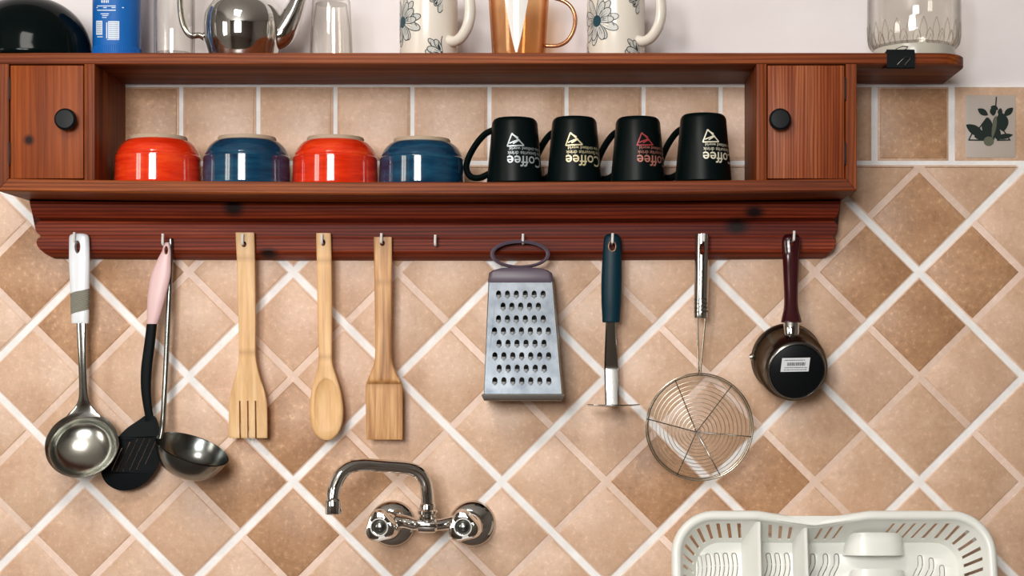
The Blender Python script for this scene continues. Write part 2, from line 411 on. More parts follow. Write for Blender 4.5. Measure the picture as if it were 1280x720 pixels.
structure(win.build('window_1', M['frame_white']))
dr = MB()
for q in ((-2.45, -2.40, 1.3, 2.3), (-1.60, -1.55, 1.3, 2.3), (-2.45, -1.55, 2.25, 2.3), (-2.45, -1.55, 1.3, 1.35), (-2.03, -1.97, 1.3, 2.3)):
    dr.box(XL - .08, XL - .03, q[0], q[1], q[2], q[3], 0.004)
structure(dr.build('window_2', M['frame_white']))
ctr = structure(MB().box(XL, XR, -0.62, 0.004, 0.86, 0.90, 0.004).build('counter', M['counter']))
MB().box(XL, XR, -0.58, 0.004, 0.0, 0.8599).build('counter_front', M['cab'], ctr)

# tiles on the back wall (positions along the wall in units of 1/900 m)
YG, YS, YF = 0.0030, 0.0016, 0.0     # grout face, tile face, raised square face
PXA, PXB = -420, 1700
def wx(px): return (px - VX) / K
def wz(py): return ZC + (VY - py) / K
MB().box(wx(PXA), wx(PXB), YG, 0.0085, 0.90, wz(106.5)).build('grout', M['grout'], wall)
def prism(poly, yb, yf, bev, cen=None):
    """poly in (px,py), anticlockwise or not; a slab with a bevelled front"""
    n = len(poly); area2 = sum(poly[i][0] * poly[(i + 1) % n][1] - poly[(i + 1) % n][0] * poly[i][1] for i in range(n))
    if area2 < 0: poly = poly[::-1]
    b = bev * K; inner = []
    for i in range(n):
        p0, p1, p2 = Vector(poly[i - 1]), Vector(poly[i]), Vector(poly[(i + 1) % n])
        d1, d2 = (p1 - p0).normalized(), (p2 - p1).normalized()
        n1, n2 = Vector((-d1.y, d1.x)), Vector((-d2.y, d2.x)); k = 1 + n1.dot(n2)
        inner.append(p1 + (n1 + n2) * (b / max(k, 0.3)))
    c = cen or (VX, VY)
    if cen: f = lambda p, y: Vector(((p[0] - c[0]) / K, y, (c[1] - p[1]) / K))
    else: f = lambda p, y: Vector((wx(p[0]), y, wz(p[1])))
    m = MB()
    m.quadgrid([[f(p, yb) for p in poly], [f(p, yf + bev * 0.45) for p in poly], [f(p, yf) for p in inner]], True, False, True)
    return m
HP = 130.5                      # half diagonal of a tile with its joint
def diamond(cx, cy, h): return [(cx, cy - h), (cx + h, cy), (cx, cy + h), (cx - h, cy)]
ROWB = 206.0                    # where the diamond field meets the straight row
stars = [(105, 340), (366, 602), (888, 602), (1149, 340), (-156, 602), (1410, 602), (627, 863)]
dark_at = set()
for (x, y) in stars:
    for dx, dy in ((65, 0), (-65, 0), (0, 65), (0, -65)): dark_at.add((round((x + dx) / 20), round((y + dy) / 20)))
def is_dark(x, y):
    return any(abs(x - a) < 14 and abs(y - b) < 14 for (sx, sy) in stars if not (abs(x - 888) < 9 and abs(y - 537) < 9) for a, b in ((sx + 65, sy), (sx - 65, sy), (sx, sy + 65), (sx, sy - 65)))
shared = {}
def add_piece(name, poly, cen, full, key, mat, parent, yb, yf, bev):
    if full and key in shared:
        o = bpy.data.objects.new(name, shared[key]); C.objects.link(o); o.parent = parent
    else:
        m = prism(poly, yb, yf, bev, cen).finish()
        o = link(name, m, mat, parent, 30, local=True)
        if full: shared[key] = m
    return o
tj = 4.1                        # half grout joint, px
for j in range(-2, 4):
    for i in range(-5, 6):
        cx, cy = 627 + 130.5 * i, 471 + 131 * j
        if (i + j) % 2 or cx < PXA or cx > PXB: continue
        h = HP - tj * 1.414
        poly = diamond(cx, cy, h); full = True
        if cy - h < ROWB: poly = clip(poly, 0, -1, -ROWB); full = False
        if cy + h > 911: poly = clip(poly, 0, 1, 911); full = False
        if len(poly) < 3 or min(p[1] for p in poly) > 905 or max(p[1] for p in poly) < 214: continue
        T = add_piece('tile', poly, (cx, cy), full, 'tile', M['tile_joint'], wall, YG + .001, YS, 0.0015)
        T.location = (wx(cx), 0, wz(cy))
        q = 65.25; hs = q - 5.2 - 2.0
        for dx, dy in ((q, 0), (-q, 0), (0, q), (0, -q)):
            ox, oy = cx + dx * 0.985, cy + dy * 0.985
            sp = diamond(ox, oy, hs); f2 = True
            if oy - hs < ROWB + 1: sp = clip(sp, 0, -1, -ROWB - 1.5); f2 = False
            if oy + hs > 910: sp = clip(sp, 0, 1, 909); f2 = False
            if len(sp) < 3: continue
            dk = is_dark(cx + dx, cy + dy)
            S = add_piece('tile_square', sp, (ox, oy), f2, 'sq%d' % dk, M['tile_dark' if dk else 'tile_light'], T, YS + .0006, YF, 0.0022)
            S.location = ((ox - cx) / K, 0, (cy - oy) / K)
# straight row of small tiles along the top
k0 = 226.0; pitch = 96.4
for k in range(-6, 15):
    gp_ = 2.6 if -2 < k < 8 else 4.0; a, b = k0 + pitch * k + gp_, k0 + pitch * (k + 1) - gp_
    if a < PXA or b > PXB: continue
    c = ((a + b) / 2, 155); poly = [(a, 108.6), (b, 108.6), (b, 200.5), (a, 200.5)]
    dk = k in (-1, 9, 3 - 7)
    T = add_piece('tile', poly, c, True, 'row%.1f' % gp_, M['tile_light'], wall, YG + .001, YS, 0.0015)
    T.location = (wx(c[0]), 0, wz(c[1]))
    if k == 10:
        T.data = T.data.copy(); T.data.materials[0] = M['tile_light']; T['label'] = 'tile printed with a dark green olive sprig on a grey square'
        pan = [(a + 13, 119), (b - 13, 119), (b - 13, 197), (a + 13, 197)]
        S = add_piece('printed_panel', pan, c, False, '', M['grey_panel'], T, YS + .0006, YF + .0002, 0.0008)
        spr = MB(); lf = []
        def leafpoly(x, y, ang, L, w, n=10):
            p = []
            for q in range(n): t = q / n; p.append((t * L, w * sin(pi * t) ** 0.8))
            for q in range(n): t = 1 - q / n; p.append((t * L, -w * sin(pi * t) ** 0.8))
            ca, sa = cos(ang), sin(ang)
            return [(x + u * ca - v * sa, y + u * sa + v * ca) for u, v in p]
        def flat(mb, poly, y):
            mb.bm.faces.new([mb.bm.verts.new((wx(p[0]) - wx(c[0]), y, wz(p[1]) - wz(c[1]))) for p in poly])
        A = lambda u, v: (1160 + u / 6, 90 + v / 6)     # zoomed view of the tile
        for n_, (u, v, ang, L, w) in enumerate([(450, 325, rad(212), 92, 24), (570, 330, rad(-42), 92, 24), (490, 330, rad(-95), 70, 24), (545, 300, rad(82), 150, 48), (450, 340, rad(95), 140, 42), (420, 480, rad(212), 160, 36), (345, 485, rad(-8), 120, 34), (505, 495, rad(-10), 135, 20), (505, 330, rad(82), 130, 30), (545, 270, rad(100), 60, 18), (430, 400, rad(60), 130, 34), (500, 400, rad(75), 120, 30), (470, 260, rad(20), 60, 20), (360, 450, rad(20), 90, 28)]):
            flat(spr, leafpoly(*A(u, v), ang, L / 6, w / 6), -0.0003 - n_ * 1e-5)
        for n_, (p, q) in enumerate([((512, 190), (505, 290)), ((440, 345), (370, 440)), ((305, 510), (420, 512)), ((305, 510), (330, 460)), ((520, 512), (615, 510)), ((560, 430), (610, 505))]):
            flat(spr, capsule(*A(*p), *A(*q), 0.8), -0.0005 - n_ * 1e-5)
        so = link('olive_sprig', spr.finish(False), M['leaf'], T, 30, local=True)
        ol = MB()
        flat(ol, [(A(455, 520)[0] + 6.5 * cos(t * pi / 8), A(455, 520)[1] + 6.0 * sin(t * pi / 8)) for t in range(16)], -0.0007)
        flat(ol, leafpoly(*A(480, 500), rad(-80), 30, 2.6), -0.0008)
        link('olive', ol.finish(False), M['olive'], T, 30, local=True)
    else:
        sq = [(a + 2.5, 111), (b - 2.5, 111), (b - 2.5, 198), (a + 2.5, 198)]
        S = add_piece('tile_square', sq, c, True, 'rs%d%.1f' % (dk, gp_), M['tile_dark' if dk else 'tile_light'], T, YS + .0006, YF, 0.0022)

# ------------------------------------------------------------------ wall shelf
FD = 0.150                                   # front edge of the boards
sf = s(FD)
def fx(px): return (px - VX) * sf
def fz(py): return ZC + (VY - py) * sf
XA, XB = fx(-3), fx(1072)
def sag(x):
    t = (x - (XA + XB) / 2) / ((XB - XA) / 2); return 0.0048 * max(0, 1 - t * t)
ZTOP, ZTB = fz(66), fz(80)
ZB0 = fz(223.0)                              # top of lower board at its ends
def zb(x): return ZB0 - sag(x)
shelf = thing('wall_shelf', 'long red-stained pine wall shelf with two small doors and a hook rail', 'shelf', (fx(535), -0.003, fz(240)))
def rounded_board(x0, x1, r):
    pts = [(x0, -.001)]
    for k in range(9): t = pi + (pi / 2) * k / 8; pts.append((x0 + r + r * cos(t), -(FD - r) + r * sin(t)))
    for k in range(9): t = 1.5 * pi + (pi / 2) * k / 8; pts.append((x1 - r + r * cos(t), -(FD - r) + r * sin(t)))
    pts.append((x1, -.001)); return pts
tb = MB(); xr_ = (1203 - VX) * s(.11); xl_ = (-137 - VX) * s(.11)
bp = rounded_board(xl_, xr_, 0.040); e = 0.0012
def inset(pts, k): 
    c = ((xl_ + xr_) / 2, -FD / 2); return [(p[0] - k * (1 if p[0] > c[0] else -1), p[1] + (k if p[1] < c[1] else 0)) for p in pts]
tb.quadgrid([[Vector((*p, z)) for p in q] for q, z in ((inset(bp, e), ZTB), (bp, ZTB + e), (bp, ZTOP - e), (inset(bp, e), ZTOP))], True, True, True)
tb.build('top_board', M['wood_x'], shelf)
# lower board with a slight sag and a chamfered front edge
lb = MB(); rows = []
x0b, x1b = fx(-4), fx(1070); NB = 40; th = 15.5 * sf
for i in range(NB + 1):
    x = x0b + (x1b - x0b) * i / NB; z = zb(x)
    xs_ = lambda zz: min(max(x, fx(11.4) - (z - zz) / th * 14.6 * sf), fx(1057.1) + (z - zz) / th * 13.2 * sf)
    rows.append([Vector((xs_(zz), y, zz)) for y, zz in ((-.001, z), (-FD + .0012, z), (-FD, z - .0012), (-FD, z - th + .002), (-FD + .002, z - th), (-.001, z - th))])
lb.quadgrid(rows, True, True, True); lb.build('bottom_board', M['wood_x'], shelf)
def upright(name, pa, pb, y0, y1, mat=None, zlo=None):
    x0, x1 = fx(pa), fx(pb)
    return MB().box(x0, x1, y0, y1, (zb((x0 + x1) / 2) if zlo is None else zlo) - .0004, ZTB + .0004, .0008).build(name, mat or M['wood_z'], shelf)
upright('divider_panel', 105, 118, -FD + .0008, -.001)
upright('divider_panel', 945.5, 958.5, -FD + .0008, -.001)
for (pi_, po) in ((11, -3.5), (1057.5, 1071)):
    xi, xo = fx(pi_), fx(po); ztop_ = ZTB + .0004; em = MB()
    ring = [(xi, ztop_), (xo, ztop_), (xo, zb(xo) - th), (xi, zb(xi) + .0006)]
    em.quadgrid([[Vector((x, y, z)) for x, z in ring] for y in (-.001, -FD + .0008, )], True, True, True)
    bmesh.ops.bevel(em.bm, geom=list(em.bm.edges), offset=.0006, segments=1, affect='EDGES'); em.build('end_panel', M['wood_z'], shelf)
for (pa, pb, mat, kx, hx, lab) in ((12.6, 103.8, 'wood_door_l', 85.5, 11.8, 'smooth reddish door with a knot'), (959.8, 1055.6, 'wood_door_r', 973.5, 1056.5, 'door with pronounced pale grain')):
    x0, x1 = fx(pa), fx(pb); z0 = zb((x0 + x1) / 2) + .001
    dr = MB().box(x0, x1, -FD + .0012, -FD + .016, z0, ZTB - .0015, .0009).build('door', M[mat], shelf); dr['label'] = lab
    kz = fz(151); kxm = fx(kx)
    MB().lathe([(0.005, 0), (.005, .008), (.0120, .0095), (.0142, .0125), (.0140, .0155), (.0115, .0178), (0, .0185)], (kxm, -FD + .0012, kz), (0, -1, 0), 28).build('knob', M['black_knob'], dr)
    for pz in (111, 192):
        MB().box(fx(hx) - .0011, fx(hx) + .0011, -FD - .0014, -FD + .006, fz(pz + 14), fz(pz - 14), .0005).build('hinge', M['hinge'], dr)
# moulded hook rail: profile (distance from wall, py) and shaped ends (left px, right px)
prof = [(.000, 252.5, 37, 1051), (.047, 252.8, 37, 1051), (.049, 256, 37.4, 1050.6), (.048, 262, 38.6, 1049.5), (.046, 268, 41, 1047.5), (.043, 272.5, 44.5, 1045),
        (.034, 275.5, 49.5, 1042), (.0275, 277.5, 50.5, 1041.5), (.0285, 279, 47, 1044), (.029, 281.5, 44.6, 1046), (.029, 285, 43.6, 1047), (.029, 289, 44.4, 1046.5), (.029, 292.5, 46.6, 1045), (.029, 295, 50, 1042.5), (.0285, 296.3, 52.2, 1041),
        (.029, 297.6, 50, 1042.5), (.029, 300, 46.8, 1044.5), (.029, 303.5, 45.4, 1045.2), (.029, 308, 46.4, 1044), (.0288, 312.5, 49.5, 1041.5), (.027, 315, 52.5, 1039), (.021, 318.5, 57, 1035.5), (.012, 322, 63.5, 1031), (.005, 324, 68, 1027), (.000, 324.5, 70, 1025)]
hr = MB(); rows = []; NR = 24
for i in range(NR + 1):
    t = i / NR; r = []
    for (d, py, a, b) in prof:
        p = W(a + (b - a) * t, py, max(d, .001)); p.z -= sag(p.x) * 0.6 - 0.0015; p.y = -max(d, .0005); r.append(p)
    rows.append(r)
hr.quadgrid(rows, True, True, True)
rail = hr.build('hook_rail', M['wood_rail'], shelf, sharp=28)
HOOKS = [(97, 303, .016, 12), (207.5, 307, .019, 14), (305.5, 306, .014, 13), (404, 305, .014, 12), (478, 304, .014, 12), (545, 307, .015, 13), (654, 305, .017, 12), (765, 305, .026, 12), (878, 304, .023, 11), (989.5, 302, .025, 12)]
for (px, py, L, up) in HOOKS:
    a = W(px, py, .029); pts = [a + Vector((0, .006, 0)), a + Vector((0, -L * .55, 0))]
    for k in range(6): t = pi / 2 * k / 5; pts.append(a + Vector((0, -L + .004 - .004 * sin(t), .004 - .004 * cos(t))))
    pts.append(a + Vector((0.0003, -L, up * .00105)))
    h = MB().tube(pts, .0018, 8).build('hook', M['hook'], rail)

# ------------------------------------------------------------------ bowls on the shelf
def bowl(cx, d, rpx, top_py, glaze_, label):
    X = W(cx, 0, d).x; R = rpx * s(d); z0 = zb(X) + .0004; H = W(cx, top_py, d).z - z0
    b = thing('bowl', label, 'bowl', (X, -d, z0), 'upturned bowls on the shelf')
    P = [(R * .955, .002), (R * .985, 0), (R, .0025), (R * .998, H * .30), (R * .992, H * .50), (R * .990, H * .575), (R * .966, H * .60), (R * .948, H * .66), (R * .90, H * .75), (R * .83, H * .83), (R * .745, H * .895), (R * .675, H * .925), (R * .66, H * .930), (R * .60, H * .925), (0, H * .91)]
    MB().lathe(crom(P[:-3], 3) + P[-3:], (X, -d, z0), seg=64).build('bowl_body', glaze_, b)
    MB().lathe([(R * .665, H * .92), (R * .665, H * .975), (R * .65, H), (R * .60, H), (R * .585, H * .985), (R * .58, H * .915)], (X, -d, z0), seg=64).build('foot_ring', M['clay'], b)
bowl(198, .088, 53.4, 171.5, M['red_glaze'], 'orange-red glazed bowl upside down on the shelf, next to the left door')
bowl(309, .088, 54.2, 172.0, M['blue_glaze'], 'petrol blue glazed bowl upside down between the two red bowls')
bowl(419.5, .088, 53.2, 172.5, M['red_glaze'], 'orange-red glazed bowl upside down between the two blue bowls')
bowl(527.5, .088, 53.2, 174.5, M['blue_glaze'], 'petrol blue glazed bowl upside down, next to the black mugs')

# ------------------------------------------------------------------ black mugs
def mug(cx, d, rt, rb, top_py, tx, logo, letters, label, hang=0.0):
    X = W(cx, 0, d).x; q = s(d); R0, R1 = rb * q, rt * q; z0 = zb(X) + .0004; H = W(cx, top_py, d - rt * q * -.6).z - z0
    t = thing('mug', label, 'mug', (X, -d, z0), 'black upturned mugs')
    Rz = lambda z: R0 + (R1 - R0) * (z / H)
    P = [(R0 - .004, .001), (R0 - .002, 0), (R0, .002), (Rz(H * .5), H * .5), (Rz(H * .93), H * .93), (R1 - .0012, H * .975), (R1 - .004, H), (R1 - .007, H), (R1 - .008, H - .002), (0, H - .002)]
    MB().lathe(P, (X, -d, z0), seg=56).build('mug_body', M['black_matt'], t)
    az = rad(hang); dirv = Vector((cos(az), sin(az) * 1, 0))
    hp = []
    for (r, h) in [(Rz(H * .82) - .003, H * .845), (Rz(.8 * H) + .008, H * .79), (R0 + .013, H * .66), (R0 + .0225, H * .49), (R0 + .0275, H * .34), (R0 + .027, H * .22), (R0 + .021, H * .135), (R0 + .011, H * .12), (R0 + .003, H * .15), (R0 - .003, H * .185)]:
        hp.append(tuple(Vector((X, -d, z0)) + dirv * r + Vector((0, 0, h))))
    hp = crom(hp, 4)
    MB().tube(hp, .0043, 12, flat=1.45).build('handle', M['black_matt'], t)
    def wrap(m2, off):
        for v in m2.verts:
            u, z = v.co.x, v.co.y; R = Rz(z) + off; a = u / R
            v.co = Vector((X + R * sin(a), -d - R * cos(a), z0 + z))
    zpx = lambda py: W(cx, py, d + R0 * .9).z - z0
    def put(body, size, bold, left_px, base_py, mat, name):
        m = text_mesh(body, size, bold); b = bmesh.new(); b.from_mesh(m); bpy.data.meshes.remove(m)
        bmesh.ops.triangulate(b, faces=b.faces)
        xm = max(v.co.x for v in b.verts)
        for v in b.verts: v.co = Vector(((left_px - cx) * q + (xm - v.co.x), zpx(base_py) - v.co.y, 0))
        wrap(b, .0005); mb = MB(); mb.merge(b); mb.build(name, mat, t, recalc=False)
    put('Coffee', .0200, .00018, tx, top_py + 48.3, letters, 'lettering')
    put('the favourite drink', .0070, 0, tx + 0.5, top_py + 42.5, letters, 'lettering')
    put('of the civilised world', .0062, 0, tx + 3, top_py + 37, letters, 'lettering')
    lg = MB()
    for (a, b_) in (((0, 16), (6.5, 0)), ((6.5, 0), (23, 15)), ((23, 15), (0, 16)), ((3, 12.5), (16, 7.5)), ((8, 13), (17, 8)), ((6.5, 1), (15, 5.5))):
        L_ = math.hypot(b_[0] - a[0], b_[1] - a[1]); nx_, ny_ = -(b_[1] - a[1]) / L_ * .8, (b_[0] - a[0]) / L_ * .8
        pr_ = [[lg.bm.verts.new(((tx + (a[0] + (b_[0] - a[0]) * k / 6 + sg * nx_) * .92 - cx) * q, zpx(top_py + 20 + a[1] + (b_[1] - a[1]) * k / 6 + sg * ny_), 0)) for sg in (-1, 1)] for k in range(7)]
        for k in range(6): lg.bm.faces.new((pr_[k][0], pr_[k + 1][0], pr_[k + 1][1], pr_[k][1]))
    bmesh.ops.triangulate(lg.bm, faces=lg.bm.faces); wrap(lg.bm, .0006); bmesh.ops.remove_doubles(lg.bm, verts=lg.bm.verts, dist=1e-6); lg.build('logo', logo, t, recalc=False)
mug(643.5, .108, 28.0, 35.2, 146.5, 635, M['silver_foil'], M['silver_foil'], 'black mug upside down with silver coffee lettering, beside the blue bowl', 172)
mug(718, .108, 27.4, 34.8, 145.5, 707, M['gold_foil'], M['gold_foil'], 'black mug upside down with gold lettering, second from the blue bowl', 147)
mug(797.5, .108, 27.2, 34.6, 145.5, 795, M['red_foil'], M['rose_foil'], 'black mug upside down with red triangle logo and rose lettering', 147)
mug(879, .110, 28.2, 35.6, 141.5, 876, M['white_foil'], M['white_foil'], 'black mug upside down with pale gold lettering, nearest the right door', 147)

# ------------------------------------------------------------------ things on the top board
Z1 = ZTOP + .0004
def zt(py, d): return ZC + (VY - py) * s(d)
d = .078; X = W(37, 0, d).x
b = thing('bowl', 'large glossy black bowl upside down at the left end of the top board', 'bowl', (X, -d, Z1))
R = 77.5 * s(d); H = zt(-3, d) - Z1
ob = MB().lathe([(R * .93, .001), (R * .985, 0), (R * 1.005, .003), (R * 1.0, .006), (R * .985, H * .15)] + [(R * .985 * cos(rad(a)) ** .92, H * .15 + H * .85 * sin(rad(a))) for a in range(8, 90, 6)] + [(0, H)], (0, 0, 0), seg=72)
for v in ob.bm.verts: v.co = Vector((X + v.co.x, -d + v.co.y * (.076 / R), Z1 + v.co.z))
ob.build('bowl_body', M['black_gloss'], b)

d = .075; X = W(146, 0, d).x; R = 29.3 * s(d)
b = thing('canister', 'blue cardboard canister with small white print beside the black bowl', 'canister', (X, -d, Z1))
MB().lathe([(R - .002, .0005), (R - .0005, 0), (R, .001), (R, .004), (R - .0006, .005), (R, .006), (R, .128), (R + .0006, .129), (R + .0006, .133), (R - .002, .134), (R - .0025, .131), (0, .131)], (X, -d, Z1), seg=64,).build('canister_body', M['blue_can'], b)
cr = MB()
for k in range(72):
    a = 2 * pi * k / 72; c = Vector((X + (R + .0001) * sin(a), -d - (R + .0001) * cos(a), Z1)); cr.tube([c + Vector((0, 0, .0015)), c + Vector((0, 0, .019))], .00045, 4)
cr.build('crimped_edge', M['blue_can'], b)
def onto(mb, polys, X, d, R, cx, off=.0004):
    for n_, poly in enumerate(polys):
        vs = []
        for (px, py) in poly:
            u = max(-.98, min(.98, (px - cx) * s(d) / R)); a = math.asin(u)
            vs.append(mb.bm.verts.new((X + (R + off) * sin(a), -d - (R + off) * cos(a), zt(py, d + R * cos(a)))))
        mb.bm.faces.new(vs)
def rect(x0, y0, x1, y1, n=3):
    xs = [x0 + (x1 - x0) * k / n for k in range(n + 1)]
    return [[(xs[k], y0), (xs[k + 1], y0), (xs[k + 1], y1), (xs[k], y1)] for k in range(n)]
pr = MB(); L = []
for (a, b0, c, b1) in ((128, 0.2, 130, 3.6), (131, .2, 133, 3.6), (134, .2, 135.6, 3.6), (136.4, .2, 137.8, 3.6), (122, 7, 146, 8), (121, 9, 155, 10.1), (122, 12.2, 146, 13.4), (127, 16.8, 138, 17.8), (129, 19, 137, 19.9), (129, 21.4, 135, 22.3), (122, 45.5, 130, 46.6)):
    L += rect(a, b0, c, b1)
L += rect(120.5, 26, 129.5, 43.5); L += rect(137, 26.5, 150, 48.5); L += rect(134.5, 28, 136, 48); L += rect(135.5, 49.2, 150, 50)
onto(pr, L, X, d, R, 139.5); pr.build('printed_marks', M['print_white'], b, recalc=False)['kind'] = 'stuff'
pr = MB(); L = []
for k in range(6): L += rect(121.5, 28 + k * 2.5, 128.5, 29 + k * 2.5)
for k in range(8): L += rect(138, 28 + k * 2.5, 149, 29 + k * 2.5)
onto(pr, L, X, d, R, 139.5, .0006); pr.build('printed_lines', pm('grey_blue_print', (0.28, 0.36, 0.46), .5), b, recalc=False)

def vessel(name, label, cat, cx, d, prof_out, wall_t, base_t, mat, inverted=False, part='body'):
    X = W(cx, 0, d).x; t = thing(name, label, cat, (X, -d, Z1))
    P = [(r * s(d), (h)) for r, h in prof_out]
    inner = [(max(r - wall_t, 0), h) for r, h in P]
    H = P[-1][1]
    if not inverted:
        P2 = [(0, 0)] + P + [(r, h) for r, h in reversed(inner) if h > base_t] + [(inner[0][0], base_t), (0, base_t)]
    else:
        P2 = [(0, H)] + list(reversed(P)) + [(r, h) for r, h in inner if h < H - base_t] + [(inner[-1][0], H - base_t), (0, H - base_t)]
    MB().lathe(P2, (X, -d, Z1), seg=56).build(part, mat, t); return t, X
vessel('glass_jug', 'tall straight clear glass standing between the blue canister and the teapot', 'glass', 218, .112, [(24.5, 0), (25, .003), (25, .04), (25, .10), (24.6, .145), (25, .15)], .0022, .006, M['glass'], part='glass_body')
vessel('tumbler', 'clear glass tumbler upside down to the right of the teapot', 'glass', 414, .085, [(27, 0), (27, .002), (25.5, .04), (23.6, .080), (22.4, .0845), (21, .086)], .0016, .009, M['glass'], True, part='glass_body')

# teapot
d = .075; X = W(303.5, 0, d).x; q = s(d)
t = thing('teapot', 'shiny steel teapot with a curved spout among the glasses on the top board', 'teapot', (X, -d, Z1))
P = [(0, Z1), (38 * q, Z1), (41 * q, Z1 + .003)] + [(r * q, zt(py, d)) for r, py in ((45, 62), (48, 52), (49, 40), (49, 32), (47.8, 20), (44.5, 10), (39, 3), (33, -1))]
P = P[:2] + crom(P[2:], 3) + [(r * q, zt(py, d)) for r, py in ((31, -2), (31, -4))]
MB().lathe([(r, z - Z1) for r, z in P], (X, -d, Z1), seg=64).build('teapot_body', M['chrome'], t)
MB().lathe([(r * q, zt(py, d) - Z1) for r, py in ((33, -3.5), (33, -5), (28, -12), (16, -19), (6, -21), (4, -23), (4, -27), (8, -31), (8, -35), (4, -38), (0, -39))], (X, -d, Z1), seg=48).build('lid', M['chrome'], t)
sp = crom([(336, 50, 13), (351, 44, 16), (363, 24, 14), (372, 2, 10.8), (379, -18, 8.5), (389, -32, 7)], 5)
MB().tube([W(a, b_, d) for a, b_, r in sp], [r * q for a, b_, r in sp], 24).build('spout', M['chrome'], t)
hp = crom([(262, 52, 0), (250, 44, 0), (238, 44, 0), (229, 30, 0), (225, 5, 0), (229, -18, 0), (246, -28, 0), (272, -14, 0)], 5)
MB().tube([W(a, b_, d) for a, b_, r in hp], 4.2 * q, 12).build('handle', M['chrome'], t)

# floral mugs
def ell(cx, cy, ang, L, w, n=14):
    ca, sa = cos(ang), sin(ang); o = []
    for k in range(n):
        t_ = 2 * pi * k / n; u, v = L / 2 + L / 2 * cos(t_), w * sin(t_) * (1 + .25 * cos(t_)); o.append((cx + u * ca - v * sa, cy + u * sa + v * ca))
    return o
def floral(cx, seam, fcx, label):
    d = .082; q = s(d); X = W(cx, 0, d).x; R = 36 * q
    t = thing('floral_mug', label, 'mug', (X, -d, Z1), 'floral mugs on the top board')
    H = .098
    MB().lathe([(0, 0), (R - .004, 0), (R - .001, .001), (R, .003), (R, H - .001), (R - .0015, H), (R - .0035, H - .001), (R - .0035, .006), (0, .006)], (X, -d, Z1), seg=64).build('mug_body', M['cream'], t)
    az = rad(-37); dv = Vector((cos(az), sin(az), 0)); o = Vector((X, -d, Z1))
    hp = [tuple(o + dv * (R + a) + Vector((0, 0, zt(py, d + .03) - Z1))) for a, py in ((-.002, 49), (.008, 51), (.019, 47), (.029, 36), (.0335, 22), (.0335, 6), (.029, -8), (.018, -17), (-.002, -18))]
    hp = crom(hp, 4)
    MB().tube(hp, [.0062 if 3 < i < len(hp) - 4 else .0068 for i in range(len(hp))], 14, flat=1.25).build('handle', M['cream'], t)
    smax = math.asin((seam - cx) / 36.0) * R
    u0 = math.asin(max(-.99, (fcx - cx) / 36.0)) * R
    zz = lambda py: zt(py, d + R * .8) - Z1
    def flower(uc, py, n, Ls, seed, er):
        rn = random.Random(seed); mb = MB(); cnt = [0]
        def addp(poly, off, mi):
            poly = clip(clip(poly, 1, 0, smax), 0, -1, -.002); poly = clip(poly, 0, 1, H - .003)
            if len(poly) < 3: return
            f = mb.bm.faces.new([mb.bm.verts.new((X + (R + off) * sin(u / R), -d - (R + off) * cos(u / R), Z1 + z)) for u, z in poly]); f.material_index = mi
        k2 = 0
        for layer in (1.0, .80):
            for k in range(n):
                a = 2 * pi * (k + (.5 if layer < 1 else 0)) / n + rn.uniform(-.16, .16) + .25
                if layer < 1 and rn.random() < .35: continue
                L = Ls * layer * rn.uniform(.88, 1.08); w = rn.uniform(.19, .235) * Ls
                sx, sz = uc + cos(a) * .003, zz(py) + sin(a) * .003
                addp(ell(sx, sz, a, L, w * .86), .00030 + k2 * .000016, 0)
                addp(ell(sx + cos(a) * .001, sz + sin(a) * .001, a, L - .0021, w * .86 - .00105), .00031 + k2 * .000016 + .000006, 1)
                for q_ in (-.12, .14):
                    addp(capsule(sx + cos(a + q_) * L * .25, sz + sin(a + q_) * L * .25, sx + cos(a + q_) * L * .66, sz + sin(a + q_) * L * .66, .00022, 3), .00031 + k2 * .000016 + .000011, 0)
                k2 += 1
        addp([(uc + er * cos(j * pi / 8), zz(py) + er * 1.15 * sin(j * pi / 8)) for j in range(16)], .0009, 2)
        if not mb.bm.faces: return
        o_ = mb.build('daisy_print', [M['petal_line'], M['petal'], M['flower_eye']], t, recalc=False); o_['kind'] = 'stuff'
    flower(u0, 26, 10, .0290, 3, .0068); flower(smax + .001, 68, 9, .0240, 5, .0035); flower(smax + .003, -8, 9, .0235, 8, .0035)
    flower(smax - .056, -26, 9, .022, 11, .004); flower(u0 - .038, 72, 9, .023, 12, .004); flower(u0 - .052, 15, 9, .024, 21, .005)
floral(536, 555.5, 506, 'cream mug with grey daisies, left of the amber glass mug')
floral(770, 798, 746, 'cream mug with grey daisies, right of the amber glass mug')

# amber mug
d = .085; q = s(d)
t, X = vessel('amber_mug', 'amber glass mug with a thin round handle between the two floral mugs', 'mug', 648.5, d, [(32, 0), (33, .002), (34, .02), (36, .055), (37.8, .085), (38.2, .098), (37.8, .100)], .0024, .006, M['amber'], part='mug_body')
hp = [W(a, b_, d) for a, b_, r in crom([(681, 57, 0), (697, 57, 0), (709, 51, 0), (717, 38, 0), (719, 22, 0), (714, 9, 0), (704, 1, 0), (690, -3, 0), (683, -3, 0)], 5)]
MB().tube(hp, 2.6 * q, 12).build('handle', pm('copper_handle', (0.55, 0.25, 0.12), 0.15, 0.7), t)
vp = MB(); rows = []  # V-shaped window reflection on the glass, built as a pale solid panel
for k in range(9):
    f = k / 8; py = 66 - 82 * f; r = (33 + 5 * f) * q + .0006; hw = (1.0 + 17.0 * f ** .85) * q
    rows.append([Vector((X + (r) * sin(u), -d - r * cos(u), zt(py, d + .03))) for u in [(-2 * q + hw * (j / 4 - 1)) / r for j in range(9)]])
vp.quadgrid(rows); vp.build('reflection_panel', pm('pale_reflection', (0.80, 0.78, 0.74), .12), t)['label'] = 'pale pointed reflection on the amber side, built as a panel'

